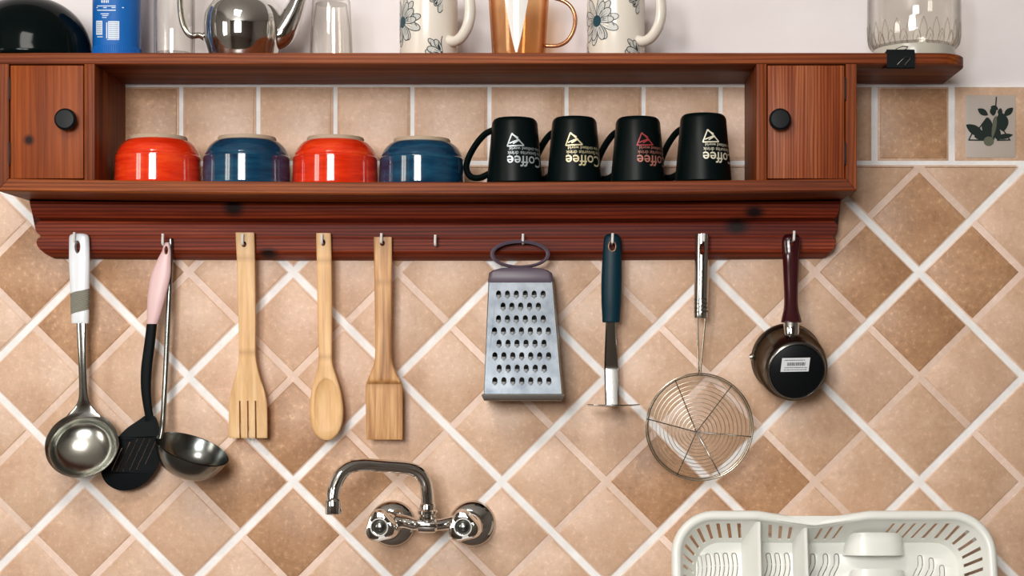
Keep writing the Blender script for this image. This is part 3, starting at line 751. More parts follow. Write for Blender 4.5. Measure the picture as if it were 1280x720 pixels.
# embossed jar
d = .085; q = s(d); X = W(1142.5, 0, d).x
t = thing('glass_jar', 'clear glass jar embossed with leaves at the right end of the top board', 'jar', (X, -d, Z1))
o_ = [(0, 0.003), (45, .003), (48.0, 0), (49.5, .001), (50.0, .008), (49.5, .0150), (52, .0165), (55.5, .022), (57, .031), (57.5, .045), (57.5, .075), (57, .095), (52, .108), (46, .113), (45, .125), (46, .127)]
i_ = [(43.6, .125), (44.5, .112), (50.5, .106), (55.4, .095), (55.9, .075), (55.9, .045), (55, .031), (53, .024), (49, .0195), (0, .0185)]
MB().lathe([(r * q, h) for r, h in o_ + i_], (X, -d, Z1), seg=72).build('jar_body', M['glass'], t)
MB().lathe([(42 * q, .0012), (47.6 * q, -.0000), (49.9 * q, .0008), (50.4 * q, .008), (49.9 * q, .0152), (44 * q, .0158)], (X, -d, Z1), seg=72).build('foot_ring', pm('light_catching_foot', (0.50, 0.47, 0.40), 0.2), t)  # pale opaque colour stands in for light caught by the clear foot
lv = MB()
def jr(h):
    for (r0, h0), (r1, h1) in zip(o_[5:], o_[6:]):
        if h0 <= h <= h1: return (r0 + (r1 - r0) * (h - h0) / max(h1 - h0, 1e-6)) * q
    return 57 * q
for ring, (h0, L, n, ph) in enumerate(((.0175, .016, 22, 0), (.022, .026, 22, .5))):
    for k in range(n):
        a0 = 2 * pi * (k + ph) / n
        for sg in (-1, 1):
            pts = []
            for j in range(8):
                f = j / 7; h = h0 + L * f; w = .0052 * (sin(pi * min(1, .25 + .75 * f)) if ring < 2 else sin(pi * f)) * (1 - .15 * f)
                r = jr(h); a = a0 + sg * w / r; pts.append(Vector((X + r * cos(a), -d + r * sin(a), Z1 + h)))
            lv.tube(pts, .0007, 6)
lv.build('embossed_leaves', M['leaf_glass'], t)['kind'] = 'stuff'
# binder clip on the board edge
cx = W(1125.5, 0, FD).x; w2 = 17.5 * sf
t = thing('binder_clip', 'black binder clip gripping the front edge of the top board under the jar', 'clip', (cx, -FD, ZTB))
bc = MB(); zt_, zbm = ZTOP + .0035, ZTB - .0055
sec = [(.030, ZTOP + .0003), (.0, zt_ - .001), (-.001, zt_), (-.0022, zt_ - .001), (-.0032, (zt_ + zbm) / 2), (-.0022, zbm + .001), (-.001, zbm), (.0, zbm + .001), (.030, ZTB - .0003)]
bc.quadgrid([[Vector((x, -FD + y, z)) for y, z in sec] for x in (cx - w2, cx + w2)]); bc.solidify(-.0005)
bc.build('clip_body', M['black_nylon'], t)
def loop(pts): return [Vector((cx + a, -FD + y, z)) for a, y, z in pts]
MB().tube(loop([(-.006, .006, zt_ + .0005), (-.005, .0, zt_ + .002), (.002, -.004, zt_ + .0042), (.009, -.003, zt_ + .0038), (.008, .002, zt_ + .002), (.004, .008, zt_ + .0005)]), .0007, 6).build('wire_handle', M['steel'], t)
MB().tube(loop([(-.005, -.0030, zbm + .004), (.001, -.005, zbm + .010), (.006, -.0056, zbm + .0135), (.012, -.0054, zbm + .0135), (.0115, -.005, zbm + .011), (.007, -.0048, zbm + .006), (.005, -.0030, zbm + .003)]), .0006, 6).build('wire_handle', M['steel'], t)

# ------------------------------------------------------------------ hanging utensils
def hang(name, label, cat, px, py, d, group='utensils hanging from the rail'):
    return thing(name, label, cat, W(px, py, d), group)
# white-handled ladle
t = hang('ladle', 'steel ladle with white handle and grey ribbed grip, first on the rail', 'ladle', 98, 300, .034)
rows = [(291.8, 99, 4, .002, .0375), (292.6, 99, 8.5, .004, .0375), (295.5, 99, 12, .0048, .0375), (304, 99.2, 12.7, .0052, .0375), (330, 99.4, 12.9, .006, .0375), (362, 100, 11.8, .0068, .0375), (390, 100.3, 11, .0066, .0375), (403, 100.4, 10.6, .006, .0375), (404, 100.4, 10.0, .005, .0375)]
hw = MB(); loft(hw, rows, 2.6, 28)
han = hw.build('handle', M['white_plastic'], t, cut=[cyl_cutter(98.3, 309, .037, 3.6, 8.2)])
gp = MB(); R_ = []
def wob(a, up): return (364 - 3.2 * cos(a) if up else 389 - 3.2 * cos(a) + 1)
for f in [k / 8 for k in range(9)]:
    ring = []
    for k in range(32):
        a = 2 * pi * k / 32; py = wob(a, True) * (1 - f) + wob(a, False) * f
        hwp = 11.9 - (py - 362) * .029 + .25; ca, sa = cos(a), sin(a)
        c = W(100.1, py, .0375); ring.append(c + Vector((hwp * s(.0375) * math.copysign(abs(ca) ** (2 / 2.6), ca), -.0071 * math.copysign(abs(sa) ** (2 / 2.6), sa), 0)))
    R_.append(ring)
gp.quadgrid(R_, True); gp.build('grip', M['grey_grip'], han)
sh = MB(); loft(sh, [(402, 101.5, 6.2, .0022, .037), (420, 102, 5.8, .0022, .037), (455, 103, 5.2, .0024, .036), (485, 104, 5.4, .0024, .034), (500, 104.5, 7, .002, .033), (508, 104.5, 11, .0016, .032), (515, 104.5, 17, .0013, .032), (521, 104, 22, .0010, .033)], 2.4, 20)
sh.build('shaft', M['steel'], t)
c = W(102.5, 556, .054); n = Vector((.10, -.885, .455)).normalized(); Rr = 45.2 * s(.05)
pb = [(Rr, .0004), (Rr * .985, .0012), (Rr * .93, -.0006), (Rr * .87, -.0030), (Rr * .83, -.0065), (Rr * .81, -.0085)] + [(Rr * .81 * cos(rad(a)), -.0085 - .016 * sin(rad(a))) for a in range(6, 91, 6)]
MB_ = MB().lathe(pb, c, n, 72).lathe([(max(r - .0006, 0), h - .0011) for r, h in pb], c, n, 72)
MB_.build('ladle_bowl', M['bowl_steel'], t)

# steel ladle seen from the side (behind the pink skimmer)
t = hang('ladle', 'dark steel ladle hanging edge-on behind the pink skimmer, its bowl turned sideways', 'ladle', 212, 300, .032)
f_ = MB(); loft(f_, [(298, 213.4, 1.8, .003, .0325), (301, 213.6, 3.0, .0038, .0325), (330, 213, 3.2, .0038, .0325), (400, 210.0, 3.2, .0038, .0325), (470, 206.8, 3.2, .004, .033), (515, 204.4, 3.2, .0045, .040), (535, 203, 3.6, .005, .048), (548, 201, 2.6, .0055, .053)], 2.4, 16)
f_.build('shaft', M['dark_steel'], t)
c = W(240.5, 561.5, .062); n = Vector((.362, -.235, .902)).normalized(); Rr = 46.6 * s(.062)
pb = [(Rr, 0), (Rr * .99, -.002), (Rr * .93, -.011), (Rr * .84, -.020), (Rr * .70, -.0285), (Rr * .5, -.0350), (Rr * .25, -.0385), (0, -.0395)]
pb = crom(pb, 3); pb = pb + [(max(r - .0009, 0), h + .0011) for r, h in reversed(pb)]
MB().lathe(pb, c, n, 64).build('ladle_bowl', M['dark_steel'], t)

# pink handled slotted skimmer
t = hang('slotted_skimmer', 'black slotted skimmer with a pale pink handle, sharing a hook', 'skimmer', 207, 305, .04)
pk = MB(); loft(pk, [(303, 209, 2.2, .002, .0425), (306, 208.6, 4, .003, .0425), (314, 208, 5.6, .0036, .0425), (326, 204.9, 8.8, .0045, .0425), (345, 200.8, 12.2, .005, .0425), (370, 196.0, 11.4, .0058, .042), (392, 192.8, 8.9, .006, .041), (405, 190.4, 7, .006, .040)], 2.3, 24)
pk.build('handle', M['pink'], t, cut=[cyl_cutter(208.5, 313, .042, 2.4, 5.5)])
bs = MB(); loft(bs, [(403.5, 190, 6.3, .005, .040), (430, 187, 6.6, .005, .038), (460, 183.2, 6.8, .0045, .036), (485, 182.4, 6.3, .004, .034), (505, 184.2, 5.6, .0035, .032), (520, 186.5, 5.4, .003, .030), (528, 187, 7, .002, .029)], 2.5, 20)
bs.build('shaft', M['black_nylon'], t)
out = [(180, 520), (193, 520), (198.5, 531), (201.5, 545), (202, 560), (199, 578), (192, 592), (181, 604), (168, 611), (154, 613.5), (142, 610.5), (132, 603), (126.5, 592), (127.5, 580), (134, 566), (142, 553), (150, 543.5), (160, 534), (172, 526)]
out = crom([(a, b) for a, b in out + [out[0]]], 3)[:-1]
sl = []
for (x, y, L) in ((146, 574, 30), (154, 571, 40), (162.5, 569, 44), (171, 568, 44), (179.5, 567, 42), (188, 566, 32)):
    dx, dy = .42 * L / 2, -.91 * L / 2; sl.append(capsule(x - dx, y - dy, x + dx, y + dy, 0.5, 4))
m = cutout(out, sl, .0012, .0005, lambda px, py: .029 - .00009 * (py - 520) + .000003 * (px - 165) ** 2)
link('blade', m, M['black_nylon'], t, 6)

# wooden fork
def wooden(name, label, cat, px, py, rows, e_, mat, cuts, part):
    t = hang(name, label, cat, px, py, .036); mb = MB(); loft(mb, rows, e_, 32, 4)
    mb.build(part, mat, t, cut=cuts, sharp=45); return t
f = .0365
wooden('wooden_fork', 'pale bamboo fork with three slits hanging third on the rail', 'fork', 305.5, 300,
    [(293.6, 306.5, 11.4, .0026, f), (294.2, 306.5, 11.7, .003, f), (340, 308, 11.2, .003, f), (400, 309, 10.6, .003, .035), (436, 309.2, 10.3, .003, .034), (452, 309.4, 11.2, .003, .033), (470, 309.7, 15, .003, .032), (486, 310, 20, .0029, .031), (500, 310.2, 23, .0028, .030), (515, 310.2, 24, .0028, .029), (545, 310.4, 24, .0026, .027), (546.2, 310.4, 23.6, .0022, .027)], 7,
    M['bamboo_fork'], [cyl_cutter(305.5, 305.5, f, 3.2, 3.6)] + [box_cutter(x - 1.0, x + 1.0, 501, 552, .028) for x in (300.6, 310.6, 320.2)], 'fork_body')
sp_rows = [(291.6, 404.6, 7.5, .0022, f), (292.4, 404.6, 8.6, .003, f), (296, 404.7, 9.3, .003, f), (340, 405.5, 9.3, .003, f), (400, 406.2, 9.0, .003, .035), (440, 406.8, 8.3, .0032, .034), (456, 407, 9.0, .0036, .034), (470, 407.4, 13.0, .0042, .033), (486, 407.8, 17.6, .0050, .033), (502, 408, 20.3, .0052, .032), (515, 408.2, 21, .0052, .032), (528, 408.2, 19.8, .0048, .031), (539, 408.2, 16, .0042, .031), (546, 408.2, 10.5, .0034, .031), (549.5, 408.2, 5, .002, .031), (550.3, 408.2, 2, .001, .031)]
ec = MB(); c = W(408.1, 510, .0395)
ec.lathe([(sin(rad(a)), -cos(rad(a))) for a in range(0, 181, 10)], (0, 0, 0), (0, 1, 0), 40)
for v in ec.bm.verts: v.co = Vector((c.x + v.co.x * 18.2 * s(.04), c.y + v.co.y * .0065, c.z + v.co.z * 39 * s(.04)))
wooden('wooden_spoon', 'honey-coloured wooden spoon hanging between the wooden fork and spatula', 'spoon', 404, 300, sp_rows, 4, M['bamboo_spoon'], [cyl_cutter(404.5, 303.5, f, 2.8, 4.2), ec.finish()], 'spoon_body')
wooden('wooden_spatula', 'streaky brown wooden spatula hanging beside the empty hook', 'spatula', 478, 304,
    [(298.8, 478.6, 11.2, .0026, f), (299.4, 478.6, 11.6, .003, f), (340, 479, 11, .0034, f), (400, 479.2, 10.3, .0042, .036), (435, 479.3, 10, .0050, .036), (452, 479.4, 11.2, .0055, .0355), (466, 479.6, 16, .0056, .035), (476, 480, 21, .0052, .0345), (480, 480, 22.3, .0032, .033), (484, 480.2, 23, .0030, .0325), (515, 480.3, 23, .0026, .032), (546, 480.6, 22.6, .0018, .031), (549, 480.6, 22.2, .0012, .031)], 5,
    M['bamboo_spatula'], [cyl_cutter(478.4, 304.3, f, 3.2, 3.4)], 'spatula_body')

# grater
t = hang('box_grater', 'steel box grater with a plum plastic handle hanging from the middle of the rail', 'grater', 654, 302, .045)
def gd(py): return .058 + (.086 - .058) * (py - 352) / 143
def gb(py): return .022 + (.008 - .022) * (py - 352) / 143
fl = lambda py: 611.2 + (605.2 - 611.2) * (py - 352) / 141
fr = lambda py: 690.2 + (701.8 - 690.2) * (py - 352) / 141
teeth = []
for (y, xa, xb, n_) in ((369, 623.3, 678.8, 6), (384, 628.8, 673, 5), (399.8, 623.2, 679, 6), (414.8, 618.2, 685.4, 7), (430.3, 623.8, 680, 6), (446, 618.6, 685.8, 7), (461.5, 624, 680.4, 6), (477.2, 618.6, 686, 7)):
    for k in range(n_): teeth.append((xa + (xb - xa) * k / (n_ - 1), y))
def arch(x, y):
    p = [(x - 3.1, y + 2.0)]
    for k in range(7): a = pi + pi * k / 6; p.append((x + 3.1 * cos(a), y - 2.2 + 3.6 * sin(a)))
    p.append((x + 3.1, y + 2.0)); return p
m = cutout([(fl(352), 352), (fr(352), 352), (fr(493), 493), (fl(493), 493)], [arch(x, y) for x, y in teeth], .0004, .0001, lambda px, py: gd(py), 0)
plate = link('grating_plate', m, M['sheet'], t, 30)
for fx2 in (fl, fr):
    MB().tube([W(fx2(y), y, gd(y) - .0002) for y in (352, 400, 450, 493)], .0008, 8).build('edge_seam', M['dark_steel'], t)
tm = MB(); rows = []
for i in range(7):
    a = pi / 2 * (1.0 - 1.0 * i / 6)          # from the open top edge to the closed lower tip
    zz_ = .0006 - .0060 * (1 - sin(a)); rr_ = max(sin(a) ** .6 if a > 0 else 0, .03)
    rows.append([Vector((.0034 * rr_ * cos(pi * k / 8), -.0030 * rr_ * sin(pi * k / 8), zz_)) for k in range(9)])
tm.quadgrid(rows); tmesh = None
for (x, y) in teeth:
    if tmesh is None:
        o = tm.build('tooth', pm('bright_grater_teeth', (0.62, 0.65, 0.68), 0.4, 0.6), None); tmesh = o.data
    else: o = bpy.data.objects.new('tooth', tmesh); C.objects.link(o)
    o.parent = plate; o.location = W(x, y + 0.6, gd(y) + .0004) - origin(t)
bx = MB(); e_ = 0.6
F0, F1, F2, F3 = W(fl(352), 352, gd(352) - .0005), W(fr(352), 352, gd(352) - .0005), W(fr(493), 493, gd(493) - .0005), W(fl(493), 493, gd(493) - .0005)
def back(v, dd, k): return Vector((v.x * (1) + k, -dd, v.z))
B0, B1, B2, B3 = back(F0, gb(352), -.0018), back(F1, gb(352), .0018), back(F2, gb(493), .0038), back(F3, gb(493), -.0022)
for quad in ((F0, B0, B3, F3), (F1, F2, B2, B1), (B0, B1, B2, B3)):
    bx.bm.faces.new([bx.bm.verts.new(v) for v in quad])
bx.solidify(.0004); bx.build('grater_sides', M['dark_steel'], t, recalc=False)
rm = MB(); rr2 = []
for (py, g) in ((492.2, .0002), (492.8, .0030), (494, .0036), (500.4, .0004), (501, -.0008), (501, -.002), (493, -.0012)):
    a, b_ = W(fl(493), py, gd(493)), W(fr(493), py, gd(493)); yb = -gb(493)
    rr2.append([Vector((a.x - g, a.y - g, a.z)), Vector((b_.x + g, b_.y - g, b_.z)), Vector((b_.x + g + .0015, yb + g, b_.z)), Vector((a.x - g - .0015, yb + g, a.z))])
rm.quadgrid(rr2, True); rm.build('bottom_rim', M['steel'], t)
cp = MB(); rr2 = []
for (py, xl, xr, g) in ((353, 609.8, 691.6, .0016), (352.2, 609.4, 692, .0022), (341, 611, 690, .0018), (337.5, 616, 684.5, .001), (335, 625, 676, 0), (333.6, 640, 662, -.004)):
    fr_, bk = .058 + g, .021 - g
    a, b_ = W(xl, py, .058), W(xr, py, .058); ring = []
    x0_, x1_, z_ = a.x, b_.x, a.z; cr_ = .006
    for (px_, py_, a0) in ((x1_ - cr_, -fr_ + cr_, -90), (x1_ - cr_, -bk - cr_, 0), (x0_ + cr_, -bk - cr_, 90), (x0_ + cr_, -fr_ + cr_, 180)):
        for k in range(5): aa = rad(a0 + 90 * k / 4); ring.append(Vector((px_ + cr_ * cos(aa), py_ + cr_ * sin(aa), z_)))
    rr2.append(ring)
cp.quadgrid(rr2, True, True, True); cap = cp.build('cap', M['plum'], t, sharp=50)
rg = MB(); rows = []
for k in range(48):
    a = 2 * pi * k / 48; ring = []
    wd = .0075 + .005 * max(0, -sin(a))
    for (gx, gy) in ((0, 1), (1, .8), (1, -.8), (0, -1), (-1, -.8), (-1, .8)):
        rx, rz = 34.9 + 2.4 * gx, 16.0 + 2.1 * gx
        p = W(650 + rx * cos(a), 317.8 - rz * sin(a), .040 + gy * wd); ring.append(p)
    rows.append(ring)
rows.append(rows[0]); rg.quadgrid(rows, True); bmesh.ops.remove_doubles(rg.bm, verts=rg.bm.verts, dist=1e-6)
rg.build('handle_ring', M['plum'], t, sharp=50)
fl_ = MB()
fl_.quadgrid([[W(x, 331.5 + .0042 * (x - 650) ** 2 * -1 + 2.2, dd) for x in range(619, 682, 6)] for dd in (.028, .052)] )
fl_.quadgrid([[W(x, 340, dd) for x in range(619, 682, 6)] for dd in (.028, .052)])

# teal-handled turner
t = hang('turner', 'kitchen turner with dark teal handle and blade bent forward, right of the grater', 'turner', 765, 303, .044)
th_ = MB(); loft(th_, [(292.2, 765.2, 4, .003, .046), (293.5, 765.2, 7.5, .005, .046), (298, 765.3, 10.3, .0062, .046), (308, 765.3, 11.2, .0068, .046), (325, 765, 12.2, .0085, .044), (350, 764.5, 12.9, .0098, .042), (375, 764.2, 12.6, .0095, .041), (395, 764, 11.4, .0085, .040), (402, 763.8, 10.9, .0078, .040), (403, 763.8, 10, .007, .040)], 2.2, 28)
th_.build('handle', M['teal'], t, cut=[cyl_cutter(765.3, 308, .046, 3.6, 5.2)])
for side in (1,):
    MB().tube([W(765.3 + 4.6 * cos(a), 308 - 6.4 * sin(a), .0528) for a in [2 * pi * k / 24 for k in range(24)]], .0008, 8, closed=True).build('grommet', M['copper'], t)
sk = MB(); rows = []
def strap(py): 
    if py < 460: return .038 - .010 * (py - 402) / 58
    return .028 + .0045 * (py - 460) / 47
for (py, a, b_) in ((401, 757.2, 769.6), (406, 757, 769.4), (420, 756.4, 770.2), (440, 755.6, 771.4), (457, 755.2, 772.4), (460, 755.2, 772.6), (463, 755.2, 772.6), (480, 755.8, 772.8), (504, 756.6, 773), (507.5, 756.8, 773)):
    d_ = strap(py); c1 = a + 2.2
    rows.append([W(a, py, d_ - .0012), W(a + .4, py, d_ - .0004), W(c1, py, d_ + .0008), W(762, py, d_ + .0010), W(b_ - 1, py, d_ + .0008), W(b_, py, d_), W(b_, py, d_ - .0012), W(762, py, d_ - .0012)])
sk.quadgrid(rows, True, True, True); sk.build('shank', M['steel'], t, sharp=20)
bl = MB(); top, bot = [], []
p0 = W(765, 507.6, .0325); slope = (ZC - p0.z) / (D - .0325) + .022
ol = [(-.010, 0), (-.012, .004), (-.0345, .018), (-.0355, .022), (-.0345, .075), (-.025, .084), (0, .087), (.025, .084), (.0345, .075), (.0355, .022), (.0345, .018), (.012, .004), (.010, 0)]
for zo, L_ in ((.0006, top), (-.0006, bot)):
    for (u, w_) in ol: L_.append(Vector((p0.x + u + .0005, p0.y + .004 - w_, p0.z + slope * w_ - .0012 + 1.3 * u * u + zo)))
bl.quadgrid([bot, top], True, True, True); bl.build('blade', M['steel'], t)

# wire spider skimmer
t = hang('wire_skimmer', 'round wire spider skimmer with a steel tube handle', 'skimmer', 878, 302, .044)
hb = MB(); loft(hb, [(294.8, 877.5, 7.5, .0072, .044), (295.4, 877.5, 8.6, .0084, .044), (297, 877.4, 8.9, .0086, .044), (345, 876.8, 9.0, .0088, .043), (393, 876, 8.8, .0086, .042), (395, 876, 8.4, .0082, .042)], 2, 28)
hb.build('handle', M['steel'], t, cut=[cyl_cutter(877.4, 312, .044, 3.4, 8)])
dm = MB()
for r_ in range(4):
    for k in range(9):
        a = rad(-80 + 160 * k / 8 + (10 if r_ % 2 else 0)); py = 374.5 + 5 * r_; c = W(876.2, py, .0422)
        dm.box(-.0007, .0007, -.0005, .0005, -.0019, .0019, M=Matrix.Translation(c + Vector((.0091 * sin(a), -.0089 * cos(a), 0))) @ Matrix.Rotation(a, 4, 'Z') @ Matrix.Rotation(.7 if (r_ + k) % 2 else -.7, 4, 'Y'))
dm.build('knurled_band', M['dark_steel'], t)['label'] = 'dark knurled band'
for (xa, xb) in ((871.5, 873.2), (881.5, 875.6)):
    MB().tube([W(xa, 393, .042), W(xa, 400, .042), W((xa + xb) / 2 , 432, .042), W(xb, 464, .043), W(xb + (2 if xb > 874 else -1), 468, .044)], .00135, 8).build('neck_wire', M['wire'], t)
RC = (874.3, 533.8); CC = (870.5, 540); dR, dC = .046, .016
def basket(f, ang):   # f 0 centre .. 1 rim ; position of the shallow wire bowl
    cx_ = CC[0] + (RC[0] - CC[0]) * f; cy_ = CC[1] + (RC[1] - CC[1]) * f
    return W(cx_ + 66.3 * f * cos(ang), cy_ - 66.3 * f * sin(ang), dC + (dR - dC) * f ** 2.2)
for (ro, dd) in ((67, .0475), (64.8, .0445)):
    MB().tube([W(RC[0] + ro * cos(a), RC[1] - ro * sin(a), dd) for a in [2 * pi * k / 72 for k in range(72)]], .00095, 8, closed=True).build('rim_wire', M['wire'], t)
NCO = 13
for i in range(NCO):
    fr2 = (i + 1) / (NCO + .6)
    MB().tube([basket(fr2, 2 * pi * k / 56) + Vector((0, .0006, 0)) for k in range(56)], .00048, 5, closed=True).build('coil_wire', M['pale_wire'], t)
for (x, y) in ((845, 477), (913, 484), (808.5, 523.5), (940.5, 546), (846, 594.5), (901, 595.5)):
    a = math.atan2(-(y - RC[1]), x - RC[0])
    MB().tube([basket(f2 / 8, a) + Vector((0, -.0012, 0)) for f2 in range(0, 9)], .0007, 6).build('spoke', M['dark_steel'], t)

# saucepan
t = hang('saucepan', 'small steel saucepan hung bottom outwards, maroon handle and black base', 'saucepan', 989.5, 300, .044)
mh = MB(); loft(mh, [(292.6, 989, 5, .003, .046), (294, 989, 8.5, .005, .046), (299, 989, 11.3, .0065, .046), (308, 988.8, 11.6, .0072, .046), (320, 988.6, 10.6, .008, .046), (345, 988.6, 9.6, .0085, .054), (370, 988.7, 8.6, .0085, .063), (385, 988.8, 9.2, .0088, .069), (395, 989, 11.4, .0092, .073), (402, 989.2, 13, .0098, .076), (403, 989.2, 12, .009, .0765)], 2.1, 28)
mh.build('handle', M['maroon'], t, cut=[cyl_cutter(989, 304, .046, 3.0, 4.0)])
fe = MB(); loft(fe, [(401.5, 989.3, 9.9, .0088, .076), (410, 989.3, 9.7, .0085, .078), (417, 989.6, 9.3, .008, .079), (421, 989.8, 8.4, .007, .0795), (424.5, 990, 6.6, .0055, .079), (430, 990.4, 4.6, .004, .076)], 2.1, 24)
fe.build('ferrule', M['chrome'], t)
c0 = W(982.5, 447, .020); c1 = W(996, 464.3, .092); ax = (c1 - c0); Hh = ax.length; ax.normalize()
Rr, Rb = 44.5 * s(.02), 36.6 * s(.092)
pp = [(Rr * .93, .0015), (Rr * .97, 0), (Rr, .0015), (Rr * 1.005, .004), (Rr, .0075), (Rr * .965, .0095), (Rr * .95, .0105), (Rr * .955, .014), (Rr * .965, Hh * .3), (Rr * .965, Hh * .5), (Rr * .95, Hh * .66), (Rr * .915, Hh * .80), (Rr * .865, Hh * .91), (Rb * 1.02, Hh * .975), (Rb * .97, Hh * .998), (Rb * .94, Hh), (Rb * .92, Hh - .0006)]
pin = [(Rb * .92, Hh - .002), (Rr * .88, Hh * .5), (Rr * .92, .005)]
MB().lathe(pp, c0, ax, 64).lathe([(0, Hh - .003), (Rb * .95, Hh - .003), (Rr * .88, Hh * .78), (Rr * .93, Hh * .5), (Rr * .93, .012), (Rr * .93, .0015)], c0, ax, 64).build('pan_body', pm('pan_steel', (0.23, 0.215, 0.195), 0.22, 1.0, Specular_Tint=(0.22, 0.20, 0.18, 1)), t)
pbase = MB().lathe([(Rb * .925, Hh - .001), (Rb * .92, Hh + .0004), (Rb * .90, Hh + .0009), (0, Hh + .0009)], c0, ax, 64).build('pan_base', M['black_knob'], t)
lip = MB().lathe([(0, -.0045), (.004, -.003), (.0055, 0), (.004, .003), (0, .0045)], c0 + Vector((-Rr * .98, -.008, .001)), (1, 0, .1), 20).build('pouring_lip', M['chrome'], t)
fx_ = Vector((1, 0, 0)); fx_ = (fx_ - ax * fx_.dot(ax)).normalized(); fz_ = ax.cross(fx_) ; fz_ = -fz_ if fz_.z < 0 else fz_
cb = c0 + ax * (Hh + .0009)
def onbase(u, v, h): return cb + fx_ * u + fz_ * v + ax * h
def quadon(mb, u0, v0, u1, v1, h, sk_=0.0):
    mb.bm.faces.new([mb.bm.verts.new(onbase(u + sk_ * v - .0005, v, h)) for u, v in ((u0, v0), (u1, v0), (u1, v1), (u0, v1))])
st = MB(); U = s(.092)
def rq(mb, px0, py0, px1, py1, h): quadon(mb, (px0 - 996) * U, -(py1 - 464.3) * U, (px1 - 996) * U, -(py0 - 464.3) * U, h, .09)
rq(st, 975.6, 446.5, 1011, 464.2, .00025); stk = st.build('sticker', M['sticker'], pbase, recalc=True)
ink = MB(); rr = random.Random(4)
x = 983.0
while x < 1006: w_ = rr.uniform(.4, 1.3); rq(ink, x, 452.3, x + w_, 456.6, .00045); x += w_ + rr.uniform(.4, 1.0)
for (a, y, b_) in ((979, 449, 1004), (980, 458.6, 1006), (979.5, 461.3, 1007)):
    x = a
    while x < b_: w_ = rr.uniform(.8, 2.6); rq(ink, x, y, x + w_, y + .9, .00045); x += w_ + rr.uniform(.4, .8)
ink.build('sticker_print', M['ink'], pbase)

# ------------------------------------------------------------------ tap
t = thing('kitchen_tap', 'chrome wall-mounted kitchen tap with two knobs and a swan spout', 'tap', W(535, 655, .004))
for (px, kx, lab) in ((490.5, 474.5, 'l'), (590.5, 579, 'r')):
    c = W(px, 654.5, .0); c.y = 0
    fl2 = MB().lathe([(.0325, .0003), (.0322, .003), (.030, .006), (.024, .010), (.0165, .013), (.0155, .016), (.0155, .02)], c, (0, -1, 0), 48).build('wall_flange', M['chrome'], t)
    kc = W(kx, 659, .100); kax = Vector((-.06, -1, .02)).normalized()
    a0 = c + Vector((0, -.018, 0))
    MB().tube([a0, a0.lerp(kc, .35), a0.lerp(kc, .72)], [.0165, .0205, .0185], 28).build('valve_body', M['chrome'], t)
    k0 = kc - kax * .022
    lob = lambda a, r: 1 + (.13 * cos(3 * a + .9) if r > .0105 else 0)
    kn = MB().lathe([(.012, 0), (.0175, .001), (.0205, .004), (.0212, .010), (.0204, .018), (.0180, .0230), (.0120, .0245), (.0100, .0240)], k0, kax, 60, lobes=lob).build('knob', M['chrome'], t)
    MB().lathe([(.0122, .0235), (.0120, .0262), (.0114, .0268), (.0107, .0262), (.0103, .0235)], k0, kax, 40).build('knob_highlight_ring', M['hook'], kn)  # ring coloured white for the bright highlight around the cap
    MB().lathe([(.0105, .0235), (.0085, .0242), (.0060, .0262), (.0035, .0272), (0, .0275)], k0, kax, 32).build('knob_cap', M['dark_steel'], kn)
bd = MB()
bp_ = crom([(497, 651, .058), (508, 652.5, .064), (519, 655.5, .068), (534, 656.5, .070), (548, 656, .068), (560, 654, .064), (572, 652, .058)], 5)
bd.tube([W(a, b_, c_) for a, b_, c_ in bp_], [.0098 - .002 * sin(pi * k / (len(bp_) - 1)) + (.0028 if abs(k - (len(bp_) - 1) / 2) < 4 else 0) for k in range(len(bp_))], 20)
bd.build('tap_body', M['chrome'], t)
rz = W(534.5, 656, .070)
MB().lathe([(.0085, 0), (.0105, .004), (.011, .011), (.0102, .012), (.0102, .0135), (.0128, .0145), (.0128, .019), (.0108, .0205), (.0105, .027), (.0098, .0285), (.0072, .030)], rz, (0, 0, 1), 32).build('spout_collar', M['chrome'], t)
spt = crom([(534.5, 632, .070), (534, 618, .071), (531.5, 603, .074), (524.5, 591.5, .079), (512, 585.5, .085), (494, 583.5, .094), (472, 582, .106), (455, 581, .114), (440, 583, .122), (428, 591, .129), (420.5, 604, .134), (417, 617, .137), (416.5, 629, .138)], 5)
MB().tube([W(a, b_, c_) for a, b_, c_ in spt], .0087, 20).build('spout', M['chrome'], t)
ae = W(416.8, 643, .138); 
MB().lathe([(0, .002), (.0088, .002), (.0092, 0), (.0102, .0006), (.0106, .002), (.0106, .017), (.0100, .0185), (.0094, .0195), (.0086, .0205)], ae, (0, 0, 1), 32).build('aerator', M['chrome'], t)

# ------------------------------------------------------------------ dish rack leaning on the wall
th0 = rad(13); ev = Vector((0, sin(th0), cos(th0))); ew = Vector((0, -cos(th0), sin(th0)))
HW, HV, HD = .2145, .300, .072
o0 = Vector((W(1041.5, 0, .08).x, -.0745, .9012))
t = thing('dish_rack', 'white plastic dish rack standing on edge, leaning against the tiles', 'dish rack', o0)
def TR(u, v, w): return o0 + Vector((u, 0, 0)) + ev * v + ew * w
def rrect(hw, v0, v1, r, n=15, ns=66, nv=40):
    pts = []
    for (cx_, cv, a0) in ((hw - r, v0 + r, -90), (hw - r, v1 - r, 0), (-hw + r, v1 - r, 90), (-hw + r, v0 + r, 180)):
        arc = [(cx_ + r * cos(rad(a0 + 90 * k / n)), cv + r * sin(rad(a0 + 90 * k / n))) for k in range(n + 1)]
        if pts:
            a, b_ = pts[-1], arc[0]; m_ = ns if abs(a[0] - b_[0]) > abs(a[1] - b_[1]) else nv
            for k in range(1, m_): pts.append((a[0] + (b_[0] - a[0]) * k / m_, a[1] + (b_[1] - a[1]) * k / m_))
        pts += arc
    a, b_ = pts[-1], pts[0]
    for k in range(1, ns): pts.append((a[0] + (b_[0] - a[0]) * k / ns, a[1] + (b_[1] - a[1]) * k / ns))
    return pts
